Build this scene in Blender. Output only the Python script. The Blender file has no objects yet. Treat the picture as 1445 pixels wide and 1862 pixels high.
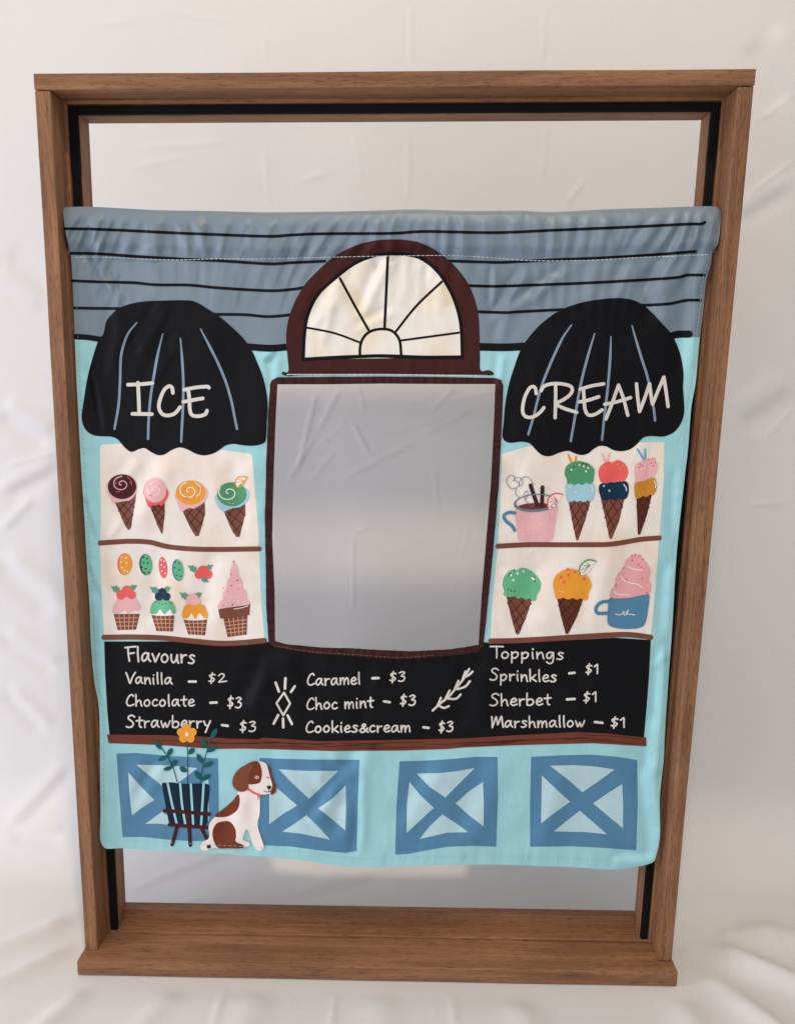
import bpy, bmesh, math, random
import numpy as np
from mathutils import Matrix, Vector
from mathutils.geometry import delaunay_2d_cdt
random.seed(4); RNG = np.random.RandomState(7)
scene = bpy.context.scene
COL = scene.collection

# ------------------------------------------------------------------ camera
TS = 0.0266                                   # sill thickness: ground is z = 0
FPX, CU, CV = 1400.0, 722.5, 931.0            # photograph is 1445 x 1862
R = np.array([[0.9997529068363287, 0.022163203770653884, 0.001708119121000848],
              [0.005598813450979638, -0.1766989781744586, -0.984249015442759],
              [-0.021512288587042166, 0.9840153776800035, -0.1767794047083119]])
CAM = np.array([0.56094666, -1.15791269, 0.97747499 + TS])
cd = bpy.data.cameras.new("camera"); cam = bpy.data.objects.new("camera", cd); COL.objects.link(cam)
m = Matrix.Identity(4)
for i in range(3):
    m[i][0] = R[0][i]; m[i][1] = -R[1][i]; m[i][2] = -R[2][i]; m[i][3] = CAM[i]
cam.matrix_world = m
cd.sensor_fit = 'VERTICAL'; cd.sensor_height = 24.0; cd.lens = 24.0 * FPX / 1862.0
cd.clip_start = 0.02; cd.clip_end = 60
scene.camera = cam

# ------------------------------------------------------------------ world and lamps
w = bpy.data.worlds.new("World"); scene.world = w; w.use_nodes = True
bg = w.node_tree.nodes["Background"]
bg.inputs[0].default_value = (0.95, 0.95, 1.0, 1); bg.inputs[1].default_value = 0.50

def lamp(name, kind, loc, target, energy, color, **kw):
    d = bpy.data.lights.new(name, kind); d.energy = energy; d.color = color
    for k, v in kw.items(): setattr(d, k, v)
    o = bpy.data.objects.new(name, d); COL.objects.link(o); o.location = loc
    o.rotation_euler = (Vector(target) - Vector(loc)).to_track_quat('-Z', 'Y').to_euler()
    return o
# ceiling bulb above and in front of the frame (warm), daylight from a window on the left (cool), plus a broad front fill added to brighten the curtain
lamp("ceiling_lamp", 'AREA', (0.64, -1.10, 3.45), (0.56, 0.1, 0.75), 39.0, (1.0, 0.81, 0.57), shape='DISK', size=0.13)
lamp("window_daylight", 'AREA', (-2.2, -0.80, 0.75), (0.6, 0.3, 0.6), 42.0, (0.82, 0.85, 1.0), shape='RECTANGLE', size=1.0, size_y=1.4)
lamp("front_fill", 'AREA', (-0.7, -3.1, 1.0), (0.4, 0.1, 0.65), 24.0, (0.95, 0.94, 1.0), shape='RECTANGLE', size=3.2, size_y=2.2)

scene.view_settings.view_transform = 'Standard'
scene.view_settings.look = 'None'
scene.view_settings.exposure = -0.10
scene.view_settings.gamma = 1.0

# ------------------------------------------------------------------ helpers
RACK = 0.0185                                 # the unbraced frame leans a touch to the right
YC = 0.022                                    # depth at which the curtain hangs inside the frame
YW = 0.352                                    # the sheet wall behind

def ray_y(u, v, y):
    u = np.asarray(u, float); v = np.asarray(v, float)
    a = (u - CU) / FPX; b = (v - CV) / FPX
    dx = R[0][0]*a + R[1][0]*b + R[2][0]; dy = R[0][1]*a + R[1][1]*b + R[2][1]; dz = R[0][2]*a + R[1][2]*b + R[2][2]
    t = (y - CAM[1]) / dy
    return CAM[0] + dx*t, CAM[2] + dz*t
def ray_z(u, v, z):
    a = (u - CU) / FPX; b = (v - CV) / FPX
    d = R[0]*a + R[1]*b + R[2]; t = (z - CAM[2]) / d[2]
    return CAM[0] + d[0]*t, CAM[1] + d[1]*t

def srgb(r, g, b):
    f = lambda c: (c/255)/12.92 if c/255 <= 0.04045 else ((c/255 + 0.055)/1.055)**2.4
    return (f(r), f(g), f(b), 1)

def empty(name, loc, label, cat):
    o = bpy.data.objects.new(name, None); COL.objects.link(o); o.location = loc
    o.empty_display_size = 0.05
    o['label'] = label; o['category'] = cat
    return o
def link(name, me, mat, parent, label=None):
    o = bpy.data.objects.new(name, me); COL.objects.link(o)
    if mat: me.materials.append(mat)
    if parent: o.parent = parent
    if label: o['label'] = label
    return o

def vnoise(x, y, seed):
    """smooth 2-D value noise, about -1..1"""
    xi = np.floor(x).astype(np.int64); yi = np.floor(y).astype(np.int64)
    xf = x - xi; yf = y - yi
    def h(a, b):
        n = (a*374761393 + b*668265263 + seed*982451653) & 0x7fffffff
        n = ((n ^ (n >> 13)) * 1274126177) & 0x7fffffff
        n = (n ^ (n >> 16)) & 0xffff
        return n/32767.5 - 1.0
    s = lambda t: t*t*t*(t*(6*t - 15) + 10)
    a, b = s(xf), s(yf)
    return (h(xi, yi)*(1-a) + h(xi+1, yi)*a)*(1-b) + (h(xi, yi+1)*(1-a) + h(xi+1, yi+1)*a)*b
def sstep(a, b, x):
    t = np.clip((x - a)/(b - a), 0, 1); return t*t*(3 - 2*t)
def ridge(u, v, x0, y0, x1, y1, wd, amp, kind=0):
    """a crease from (x0,y0) to (x1,y1): gaussian across, tapering at both ends"""
    dx, dy = x1-x0, y1-y0; L = math.hypot(dx, dy)
    t = ((u-x0)*dx + (v-y0)*dy)/(L*L)
    d = ((u-x0)*dy - (v-y0)*dx)/L
    e = np.clip(np.minimum(t, 1-t)*4 + 0.12, 0, 1)
    e = e*e*(3-2*e)*(t > -0.03)*(t < 1.03)
    g = np.exp(-(d/wd)**2)
    if kind: g = g*d/wd*1.6
    return amp*e*g

# ------------------------------------------------------------------ materials
def new_mat(name):
    mt = bpy.data.materials.new(name); mt.use_nodes = True
    nt = mt.node_tree; return mt, nt, nt.nodes["Principled BSDF"]
def N(nt, t, **kw):
    n = nt.nodes.new(t)
    for k, v in kw.items():
        if k.startswith('i_'): n.inputs[k[2:].replace('_', ' ')].default_value = v
        else: setattr(n, k, v)
    return n
def fabric(name, c, rough=0.45, spread=0.10, spec=0.25, tint=None):
    mt, nt, p = new_mat(name); L = nt.links.new
    tc = N(nt, 'ShaderNodeTexCoord')
    n1 = N(nt, 'ShaderNodeTexNoise', i_Scale=38.0, i_Detail=5.0, i_Roughness=0.6); L(tc.outputs['Object'], n1.inputs['Vector'])
    n2 = N(nt, 'ShaderNodeTexNoise', i_Scale=900.0, i_Detail=2.0); L(tc.outputs['Object'], n2.inputs['Vector'])
    mp = N(nt, 'ShaderNodeMapping'); mp.inputs['Rotation'].default_value = (0, 0.6, 0); mp.inputs['Scale'].default_value = (26, 26, 12)
    L(tc.outputs['Object'], mp.inputs['Vector'])
    n3 = N(nt, 'ShaderNodeTexNoise', i_Scale=1.0, i_Detail=2.0, i_Roughness=0.5, i_Distortion=0.5); L(mp.outputs[0], n3.inputs['Vector'])
    mix = N(nt, 'ShaderNodeMix', data_type='RGBA', blend_type='MULTIPLY'); mix.inputs[0].default_value = 1
    rmp = N(nt, 'ShaderNodeMapRange'); rmp.inputs['To Min'].default_value = 1-spread; rmp.inputs['To Max'].default_value = 1+spread*0.6
    L(n1.outputs['Fac'], rmp.inputs['Value'])
    mix.inputs[6].default_value = c; L(rmp.outputs[0], mix.inputs[7])
    if tint:
        n4 = N(nt, 'ShaderNodeTexNoise', i_Scale=15.0, i_Detail=2.0); L(tc.outputs['Object'], n4.inputs['Vector'])
        r4 = N(nt, 'ShaderNodeMapRange'); r4.inputs['From Min'].default_value = .46; r4.inputs['From Max'].default_value = .72; L(n4.outputs['Fac'], r4.inputs['Value'])
        m4 = N(nt, 'ShaderNodeMix', data_type='RGBA'); m4.inputs[6].default_value = c; m4.inputs[7].default_value = tint
        L(r4.outputs[0], m4.inputs[0]); L(m4.outputs[2], mix.inputs[6])
    L(mix.outputs[2], p.inputs['Base Color'])
    b1 = N(nt, 'ShaderNodeBump'); b1.inputs['Strength'].default_value = 0.42; b1.inputs['Distance'].default_value = 0.006
    L(n3.outputs['Fac'], b1.inputs['Height'])
    b2 = N(nt, 'ShaderNodeBump'); b2.inputs['Strength'].default_value = 0.25; b2.inputs['Distance'].default_value = 0.0003
    L(n2.outputs['Fac'], b2.inputs['Height']); L(b1.outputs[0], b2.inputs['Normal'])
    L(b2.outputs[0], p.inputs['Normal'])
    p.inputs['Roughness'].default_value = rough
    p.inputs['Specular IOR Level'].default_value = spec
    p.inputs['Sheen Weight'].default_value = 0.0
    p.inputs['Sheen Roughness'].default_value = 0.4
    return mt
FAB = {}
def fab(r, g, b, rough=0.45):
    k = (r, g, b)
    if k not in FAB: FAB[k] = fabric('printed_cloth', srgb(r, g, b), rough, spec=0.14 if r+g+b < 120 else 0.13 if r+g+b < 230 else 0.36)
    return FAB[k]

def wood(name, axis, dark=1.0):
    """hardwood, grain running along the given axis of the board"""
    mt, nt, p = new_mat(name); L = nt.links.new
    tc = N(nt, 'ShaderNodeTexCoord')
    def stretched(across, along, detail, dist=0.0):
        mp = N(nt, 'ShaderNodeMapping'); s = [across]*3; s[axis] = along
        mp.inputs['Scale'].default_value = s; L(tc.outputs['Object'], mp.inputs['Vector'])
        n = N(nt, 'ShaderNodeTexNoise', i_Scale=1.0, i_Detail=detail, i_Roughness=0.6, i_Distortion=dist)
        L(mp.outputs[0], n.inputs['Vector']); return n
    broad = stretched(70, 2.6, 4, 0.5)
    fine = stretched(520, 16, 3)
    pore = stretched(760, 60, 2)
    blot = N(nt, 'ShaderNodeTexNoise', i_Scale=7.0, i_Detail=4.0); L(tc.outputs['Object'], blot.inputs['Vector'])
    rp = N(nt, 'ShaderNodeValToRGB'); e = rp.color_ramp.elements
    e[0].position = 0.28; e[0].color = tuple(x*dark for x in srgb(118, 80, 55)[:3]) + (1,)
    e[1].position = 0.74; e[1].color = tuple(x*dark for x in srgb(160, 115, 80)[:3]) + (1,)
    L(broad.outputs['Fac'], rp.inputs['Fac'])
    def mul(prev, fac, lo, hi, a=0.3, b=0.7):
        r = N(nt, 'ShaderNodeMapRange'); r.inputs['From Min'].default_value = a; r.inputs['From Max'].default_value = b
        r.inputs['To Min'].default_value = lo; r.inputs['To Max'].default_value = hi
        L(fac, r.inputs['Value'])
        x = N(nt, 'ShaderNodeMix', data_type='RGBA', blend_type='MULTIPLY'); x.inputs[0].default_value = 1
        L(prev, x.inputs[6]); L(r.outputs[0], x.inputs[7]); return x.outputs[2]
    c = mul(rp.outputs['Color'], fine.outputs['Fac'], 0.80, 1.14)
    c = mul(c, pore.outputs['Fac'], 0.42, 1.05, 0.30, 0.46)
    c = mul(c, blot.outputs['Fac'], 0.84, 1.10)
    L(c, p.inputs['Base Color'])
    b = N(nt, 'ShaderNodeBump'); b.inputs['Strength'].default_value = 0.5; b.inputs['Distance'].default_value = 0.0008
    ad = N(nt, 'ShaderNodeMath', operation='ADD'); L(fine.outputs['Fac'], ad.inputs[0]); L(pore.outputs['Fac'], ad.inputs[1])
    L(ad.outputs[0], b.inputs['Height']); L(b.outputs[0], p.inputs['Normal'])
    p.inputs['Roughness'].default_value = 0.58; p.inputs['Specular IOR Level'].default_value = 0.3
    return mt
WX, WZ = wood('hardwood_along_x', 0), wood('hardwood_along_z', 2)
SEAL, _nt, _p = new_mat('black_rubber'); _p.inputs['Base Color'].default_value = (0.008, 0.008, 0.009, 1); _p.inputs['Roughness'].default_value = 0.85; _p.inputs['Specular IOR Level'].default_value = 0.08
_nz = N(_nt, 'ShaderNodeTexNoise', i_Scale=60.0); _bp = N(_nt, 'ShaderNodeBump'); _bp.inputs['Strength'].default_value = 0.15
_nt.links.new(_nz.outputs['Fac'], _bp.inputs['Height']); _nt.links.new(_bp.outputs[0], _p.inputs['Normal'])

def sheet_material():
    mt, nt, p = new_mat('white_cotton'); L = nt.links.new
    tc = N(nt, 'ShaderNodeTexCoord')
    n1 = N(nt, 'ShaderNodeTexNoise', i_Scale=5.0, i_Detail=5.0, i_Roughness=0.55, i_Distortion=0.5); L(tc.outputs['Object'], n1.inputs['Vector'])
    mp = N(nt, 'ShaderNodeMapping'); mp.inputs['Scale'].default_value = (150, 150, 60); L(tc.outputs['Object'], mp.inputs['Vector'])
    n2 = N(nt, 'ShaderNodeTexNoise', i_Scale=1.0, i_Detail=3.0); L(mp.outputs[0], n2.inputs['Vector'])
    n3 = N(nt, 'ShaderNodeTexNoise', i_Scale=26.0, i_Detail=4.0, i_Distortion=1.0); L(tc.outputs['Object'], n3.inputs['Vector'])
    rp = N(nt, 'ShaderNodeMapRange'); rp.inputs['To Min'].default_value = 0.98; rp.inputs['To Max'].default_value = 1.015
    L(n2.outputs['Fac'], rp.inputs['Value'])
    mx = N(nt, 'ShaderNodeMix', data_type='RGBA', blend_type='MULTIPLY'); mx.inputs[0].default_value = 1
    mx.inputs[6].default_value = (0.725, 0.715, 0.70, 1); L(rp.outputs[0], mx.inputs[7]); L(mx.outputs[2], p.inputs['Base Color'])
    b1 = N(nt, 'ShaderNodeBump'); b1.inputs['Strength'].default_value = 0.22; b1.inputs['Distance'].default_value = 0.010; L(n1.outputs['Fac'], b1.inputs['Height'])
    b3 = N(nt, 'ShaderNodeBump'); b3.inputs['Strength'].default_value = 0.2; b3.inputs['Distance'].default_value = 0.0025; L(n3.outputs['Fac'], b3.inputs['Height']); L(b1.outputs[0], b3.inputs['Normal'])
    b2 = N(nt, 'ShaderNodeBump'); b2.inputs['Strength'].default_value = 0.08; b2.inputs['Distance'].default_value = 0.0004; L(n2.outputs['Fac'], b2.inputs['Height']); L(b3.outputs[0], b2.inputs['Normal'])
    L(b2.outputs[0], p.inputs['Normal'])
    p.inputs['Roughness'].default_value = 0.9; p.inputs['Specular IOR Level'].default_value = 0.15
    p.inputs['Sheen Weight'].default_value = 0.05
    return mt

# ------------------------------------------------------------------ the backdrop sheet
def make_sheet():
    rad = 0.16
    xs = np.concatenate([np.arange(-1.3, -0.35, 0.02), np.arange(-0.35, 1.55, 0.0045), np.arange(1.55, 2.6, 0.02)])
    # s runs down the wall, round the bend and out over the floor
    top = 2.3; s_wall = top - rad; s_arc = rad*math.pi/2; s_floor = 1.2
    ss = np.concatenate([np.arange(0, 0.5, 0.02), np.arange(0.5, s_wall + s_arc + 0.70, 0.0045), np.arange(s_wall+s_arc+0.70, s_wall+s_arc+s_floor, 0.02)])
    X, S = np.meshgrid(xs, ss)
    th = np.clip((S - s_wall)/rad, 0, math.pi/2)
    Yp = np.where(S < s_wall, YW, YW - rad + rad*np.cos(th)); Zp = np.where(S < s_wall, top - S, rad - rad*np.sin(th))
    over = np.maximum(S - s_wall - s_arc, 0); Yp = np.where(over > 0, YW - rad - over, Yp); Zp = np.where(over > 0, 0, Zp)
    ny = -np.cos(th); nz = np.sin(th)
    fl = sstep(s_wall - 0.02, s_wall + s_arc, S)
    D = 0.006*vnoise(X*2.2 + 3, S*1.6, 1) + 0.0016*vnoise(X*7 + S*1.5, S*5, 2) + 0.0002*vnoise(X*22, S*16, 3)
    # rucks on the floor, strong at the right, radiating from behind the frame
    D += fl*0.0035*vnoise(X*5 - S*2, S*3, 5)
    def px(u, v):
        """photograph pixel -> (x, s) on the sheet"""
        x, z = ray_y(u, v, YW)
        if z > rad: return float(x), top - float(z)
        x, y = ray_z(u, v, 0.0)
        if y < YW - rad: return float(x), s_wall + s_arc + (YW - rad - float(y))
        x, z = ray_y(u, v, YW - 0.05); return float(x), s_wall + s_arc*0.5
    def crease(u0, v0, u1, v1, wd, amp, kind=0):
        nonlocal D
        (a, b), (c, d) = px(u0, v0), px(u1, v1)
        D = D + ridge(X, S, a, b, c, d, wd*(.8 if wd < .007 else 1), amp*(1.15 if wd < .007 else 1.2), kind)
    for a in CREASES: crease(*a)
    # the sheet lies flat under and right beside the sill
    flat = (sstep(-0.10, 0.01, X)*sstep(1.14, 1.02, X)*sstep(s_wall + s_arc + YW - rad - 0.15, s_wall + s_arc + YW - rad - 0.09, S)*sstep(s_wall+s_arc+YW-rad+0.10, s_wall+s_arc+YW-rad+0.03, S))
    D = D*(1 - flat) - 0.001*flat
    D = np.where(fl > 0.98, np.maximum(D, -0.006), D)
    V = np.stack([X, Yp + ny*D, Zp + nz*D], -1).reshape(-1, 3)
    nx, ns = len(xs), len(ss)
    i = np.arange((ns-1)*(nx-1)); r = i//(nx-1); c = i % (nx-1); a = r*nx + c
    F = np.stack([a, a+nx, a+nx+1, a+1], -1)
    me = bpy.data.meshes.new('cotton_sheet')
    me.vertices.add(len(V)); me.vertices.foreach_set('co', V.astype(np.float32).ravel())
    me.loops.add(F.size); me.loops.foreach_set('vertex_index', F.astype(np.int32).ravel())
    me.polygons.add(len(F)); me.polygons.foreach_set('loop_start', (np.arange(len(F))*4).astype(np.int32)); me.polygons.foreach_set('loop_total', np.full(len(F), 4, np.int32))
    me.update(calc_edges=True); me.shade_smooth()
    o = link('cotton_sheet', me, sheet_material(), None)
    o['label'] = 'creased white cotton sheet hung behind and spread under the wooden frame'; o['category'] = 'sheet'
CREASES = [  # pixel from, pixel to, half width (m), height (m)
    (578, 705, 540, 860, .004, .0022), (622, 700, 575, 790, .004, .0022), (575, 790, 520, 880, .004, .002), (632, 768, 572, 815, .004, .0016),
    (640, 765, 672, 830, .004, .0018), (650, 690, 662, 750, .004, .0012), (615, 812, 560, 880, .004, .0012),
    (920-90, 700, 780, 752, .004, .002), (880, 742, 690, 790, .004, .002), (860, 745, 760, 795, .004, .002), (895, 712, 790, 735, .004, .0014), (760, 800, 620, 872, .005, .0022),
    (735, 735, 780, 728, .004, .001), (642, 970, 642, 1110, .003, .0016), (642, 967, 672, 960, .003, .0012),
    (790, 850, 795, 930, .004, .0012), (848, 965, 844, 1000, .004, .0014), (575, 705, 500, 712, .004, .001),
    (742, 225, 742, 380, .004, .0012), (992, 230, 985, 330, .004, .0012), (480, 260, 490, 380, .004, .001), (545, 330, 600, 312, .004, .0015),
    (1030, 370, 1065, 325, .004, .0018), (235, 305, 340, 285, .005, .0012), (240, 270, 420, 258, .006, .0012), (640, 230, 660, 330, .004, .0008),
    (180, 45, 250, 36, .005, .0012), (480, 60, 485, 120, .004, .0008), (745, 5, 748, 125, .004, .001), (990, 20, 985, 120, .004, .0009), (300, 20, 420, 40, .006, .001),
    (1360, 355, 1445, 290, .004, .0018), (1372, 225, 1445, 170, .005, .0014), (1335, 400, 1445, 330, .02, .003, 1), (1385, 60, 1445, 190, .03, .005, 1),
    (1360, 920, 1430, 912, .005, .0012), (1390, 800, 1445, 740, .006, .0014), (1340, 770, 1445, 700, .03, .004, 1),
    (0, 740, 95, 800, .025, .006, 1), (0, 850, 110, 820, .006, .0022), (0, 900, 110, 845, .02, .005, 1), (0, 965, 60, 905, .01, .003), (0, 1010, 110, 1110, .03, .006, 1),
    (0, 1150, 110, 1220, .02, .004, 1), (10, 1250, 90, 1330, .02, .004, 1), (0, 1420, 130, 1390, .02, .004, 1), (20, 1500, 120, 1570, .015, .004, 1), (90, 540, 0, 470, .03, .004, 1),
    
    (412, 1790, 385, 1880, .007, .0022), (612, 1800, 600, 1880, .006, .002), (820, 1800, 828, 1880, .007, .002),
    (1262, 1712, 1640, 1880, .024, .016), (1248, 1752, 1560, 1990, .022, .014), (1330, 1688, 1640, 1760, .030, .012), (1236, 1800, 1300, 1990, .024, .009), (1300, 1703, 1420, 1716, .020, .006),
    (-160, 1800, 148, 1668, .022, .010), (-160, 1870, 148, 1720, .018, .009), (0, 1940, 170, 1790, .02, .008), (180, 1950, 330, 1795, .022, .006), (420, 1950, 470, 1795, .03, .005), (700, 1950, 690, 1800, .03, .004), (1000, 1950, 930, 1812, .025, .005),
    (240, 1620, 480, 1565, .015, .003, 1), (500, 1640, 860, 1600, .02, .003, 1), (240, 1600, 300, 1575, .01, .003, 1),
]
make_sheet()

# ------------------------------------------------------------------ the wooden window frame
FW, FH, T, FD = 1.0, 1.3901, 0.0218, 0.087     # width, height over the sill, board thickness, depth
YS = 0.052                                     # where the stop begins
T2, T2T = 0.0403, 0.0400
frame = empty('window_frame', (0.5, 0.04, 0.0), 'brown hardwood window frame standing upright on the white sheet', 'window frame')
def board(name, x0, x1, y0, y1, z0, z1, mat, bev=0.0016, parent=frame, label=None, wobble=0.0, shape=None):
    bm = bmesh.new()
    bmesh.ops.create_cube(bm, size=1)
    for v in bm.verts:
        v.co = Vector((x0 + (v.co.x+.5)*(x1-x0), y0 + (v.co.y+.5)*(y1-y0), z0 + (v.co.z+.5)*(z1-z0)))
    if shape: shape(bm)
    bmesh.ops.bevel(bm, geom=bm.edges[:], offset=bev, segments=2, affect='EDGES', profile=0.6)
    long = max((x1-x0, 0), (z1-z0, 2))[1]
    n = 24
    for k in range(1, n):
        co = [0, 0, 0]; no = [0, 0, 0]; no[long] = 1
        lo, hi = ((x0, x1), None, (z0, z1))[long]
        co[long] = lo + (hi-lo)*k/n
        bmesh.ops.bisect_plane(bm, geom=bm.verts[:]+bm.edges[:]+bm.faces[:], plane_co=co, plane_no=no)
    for v in bm.verts:
        c = v.co
        if wobble:                             # hand-planed edges are never dead straight
            c.y += wobble*math.sin(c[long]*7 + x0*5)*0.5 + wobble*0.4*math.sin(c[long]*23 + z0)
            c[2 if long == 0 else 0] += wobble*0.4*math.sin(c[long]*11 + 1.3)
        z = c.z + TS
        c.x = c.x + RACK*c.z
        c.z = z
        c -= parent_loc(parent)
    me = bpy.data.meshes.new(name); bm.to_mesh(me); bm.free()
    me.shade_smooth()
    o = link(name, me, mat, parent, label)
    md = o.modifiers.new('w', 'WEIGHTED_NORMAL'); md.keep_sharp = False
    return o
def parent_loc(p):
    return p.location if p is frame else frame.location
WB = 0.0006
# head, two jambs, sill
board('head_board', -0.0006, FW+0.0006, -0.0008, FD, FH-T+0.0006, FH, WX, wobble=WB)
board('jamb', 0, T, 0, FD, 0.0004, FH-T-0.0004, WZ, wobble=WB)
board('jamb', FW-T, FW, 0, FD, 0.0004, FH-T-0.0004, WZ, wobble=WB)
def sill_shape(bm):
    for v in bm.verts:
        if v.co.z < -0.01: v.co.z = -TS + 0.0005
sill = board('sill', -0.0035, FW+0.003, -0.0254, FD+0.004, -TS+0.0005, 0, WX, bev=0.0022, wobble=WB)
board('sill_step', T+0.0003, FW-T-0.0003, YS-0.010, FD-0.012, -0.0005, 0.0045, WX, parent=sill)
board('sill_upstand', T+0.0003, FW-T-0.0003, FD-0.014, FD+0.0035, -0.0006, 0.0262, WX, parent=sill)
# the rebate: stop boards with a black seal on their front face, and a thin bead before them
board('stop_board', T-0.0003, T2, YS, FD-0.001, 0.0006, FH-T, WZ)
board('stop_board', FW-T2, FW-T+0.0003, YS, FD-0.001, 0.0006, FH-T, WZ)
board('stop_board', T2+0.0004, FW-T2-0.0004, YS+0.0004, FD-0.0005, FH-T2T, FH-T+0.0004, WX)
board('bead', T-0.0004, T+0.0050, YS-0.013, YS-0.0075, 0.0006, FH-T, WZ, bev=0.0008)
board('bead', FW-T-0.0050, FW-T+0.0004, YS-0.013, YS-0.0075, 0.0006, FH-T, WZ, bev=0.0008)
board('bead', T+0.0052, FW-T-0.0052, YS-0.0128, YS-0.0073, FH-T-0.0050, FH-T+0.0005, WX, bev=0.0008)
board('rubber_seal', T+0.0056, T2-0.0012, YS-0.007, YS+0.0003, 0.0008, FH-T-0.006, SEAL, bev=0.0012, label='black rubber seal down the left side of the rebate')
board('rubber_seal', FW-T2+0.0012, FW-T-0.0056, YS-0.007, YS+0.0003, 0.0008, FH-T-0.006, SEAL, bev=0.0012, label='black rubber seal down the right side of the rebate')
board('rubber_seal', T2-0.0010, FW-T2+0.0010, YS-0.0068, YS+0.0006, FH-T2T+0.0012, FH-T-0.0056, SEAL, bev=0.0012, label='black rubber seal along the top of the rebate')

# ------------------------------------------------------------------ the curtain: outline traced flat, draped in relief
def zoom(x0, y0, sc):
    return lambda *p: [(x0 + a/sc, y0 + b/sc) for a, b in p]
ZA = zoom(110, 360, 3.44); ZB = zoom(880, 360, 3.284); ZC = zoom(130, 790, 3.905); ZD = zoom(880, 790, 3.803)
ZE = zoom(180, 1150, 3.803); ZF = zoom(480, 1150, 3.6125); ZG = zoom(840, 1150, 3.803)
ZH = zoom(470, 660, 3.141); ZL = zoom(180, 1300, 3.01); ZR = zoom(640, 1330, 2.491); Z5 = zoom(400, 340, 2.408)
PX = lambda *p: list(p)

TOP = PX((116, 381), (127, 376.5), (168, 376), (226, 379), (284, 382), (342, 383), (400, 384), (483, 386), (587, 385), (680, 383), (753, 380.7), (857, 383.6), (940, 383), (1002, 385.5), (1093, 381), (1184, 378), (1285, 375), (1304, 378), (1309.5, 389))
RIGHT = PX((1308, 420), (1304, 445), (1295, 456), (1291, 482), (1283, 512), (1277, 573), (1271, 619), (1264, 695), (1256, 741), (1250, 817), (1244, 869), (1230, 1000), (1222, 1132), (1215, 1229), (1208, 1334), (1206, 1380), (1199, 1450), (1199, 1519), (1192, 1556), (1186, 1568))
BOT = PX((1158, 1576), (1114, 1581), (1041, 1577), (960, 1574), (901, 1572), (800, 1573), (720, 1575.7), (660, 1577), (612, 1574), (545, 1564), (479, 1557.5), (379, 1551), (313, 1547.5), (225, 1542.5), (186, 1536.5))
LEFT = PX((183, 1466), (181, 1300), (172, 1240), (166, 1174), (163, 1097), (158, 1020), (154, 944), (149, 867), (145, 796), (142, 738), (139, 680), (136.7, 621), (134.7, 563), (132, 505), (129, 462), (123, 438), (118, 412))
OUT = TOP + RIGHT + BOT + LEFT
TU, TV = np.array([p[0] for p in TOP]), np.array([p[1] for p in TOP])
BU = np.array([p[0] for p in BOT][::-1]); BV = np.array([p[1] for p in BOT][::-1])
HOLE_IN = ZH((108, 122), (400, 122), (700, 118), (1000, 120), (1350, 121), (1345, 300), (1325, 700), (1300, 1000), (1275, 1300), (1255, 1610), (1100, 1635), (850, 1647), (650, 1636), (540, 1630), (350, 1625), (150, 1605), (95, 1588), (92, 1300), (78, 1000), (85, 700), (95, 400))
HOLE_OUT = ZH((68, 120), (78, 98), (110, 82), (400, 79), (700, 77), (1000, 79), (1345, 86), (1382, 96), (1396, 130), (1390, 300), (1370, 700), (1335, 1100), (1310, 1350), (1282, 1615), (1255, 1650), (1000, 1678), (800, 1690), (550, 1672), (300, 1655), (100, 1622), (60, 1602), (46, 1400), (44, 1200), (38, 900), (45, 600), (56, 300))
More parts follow.
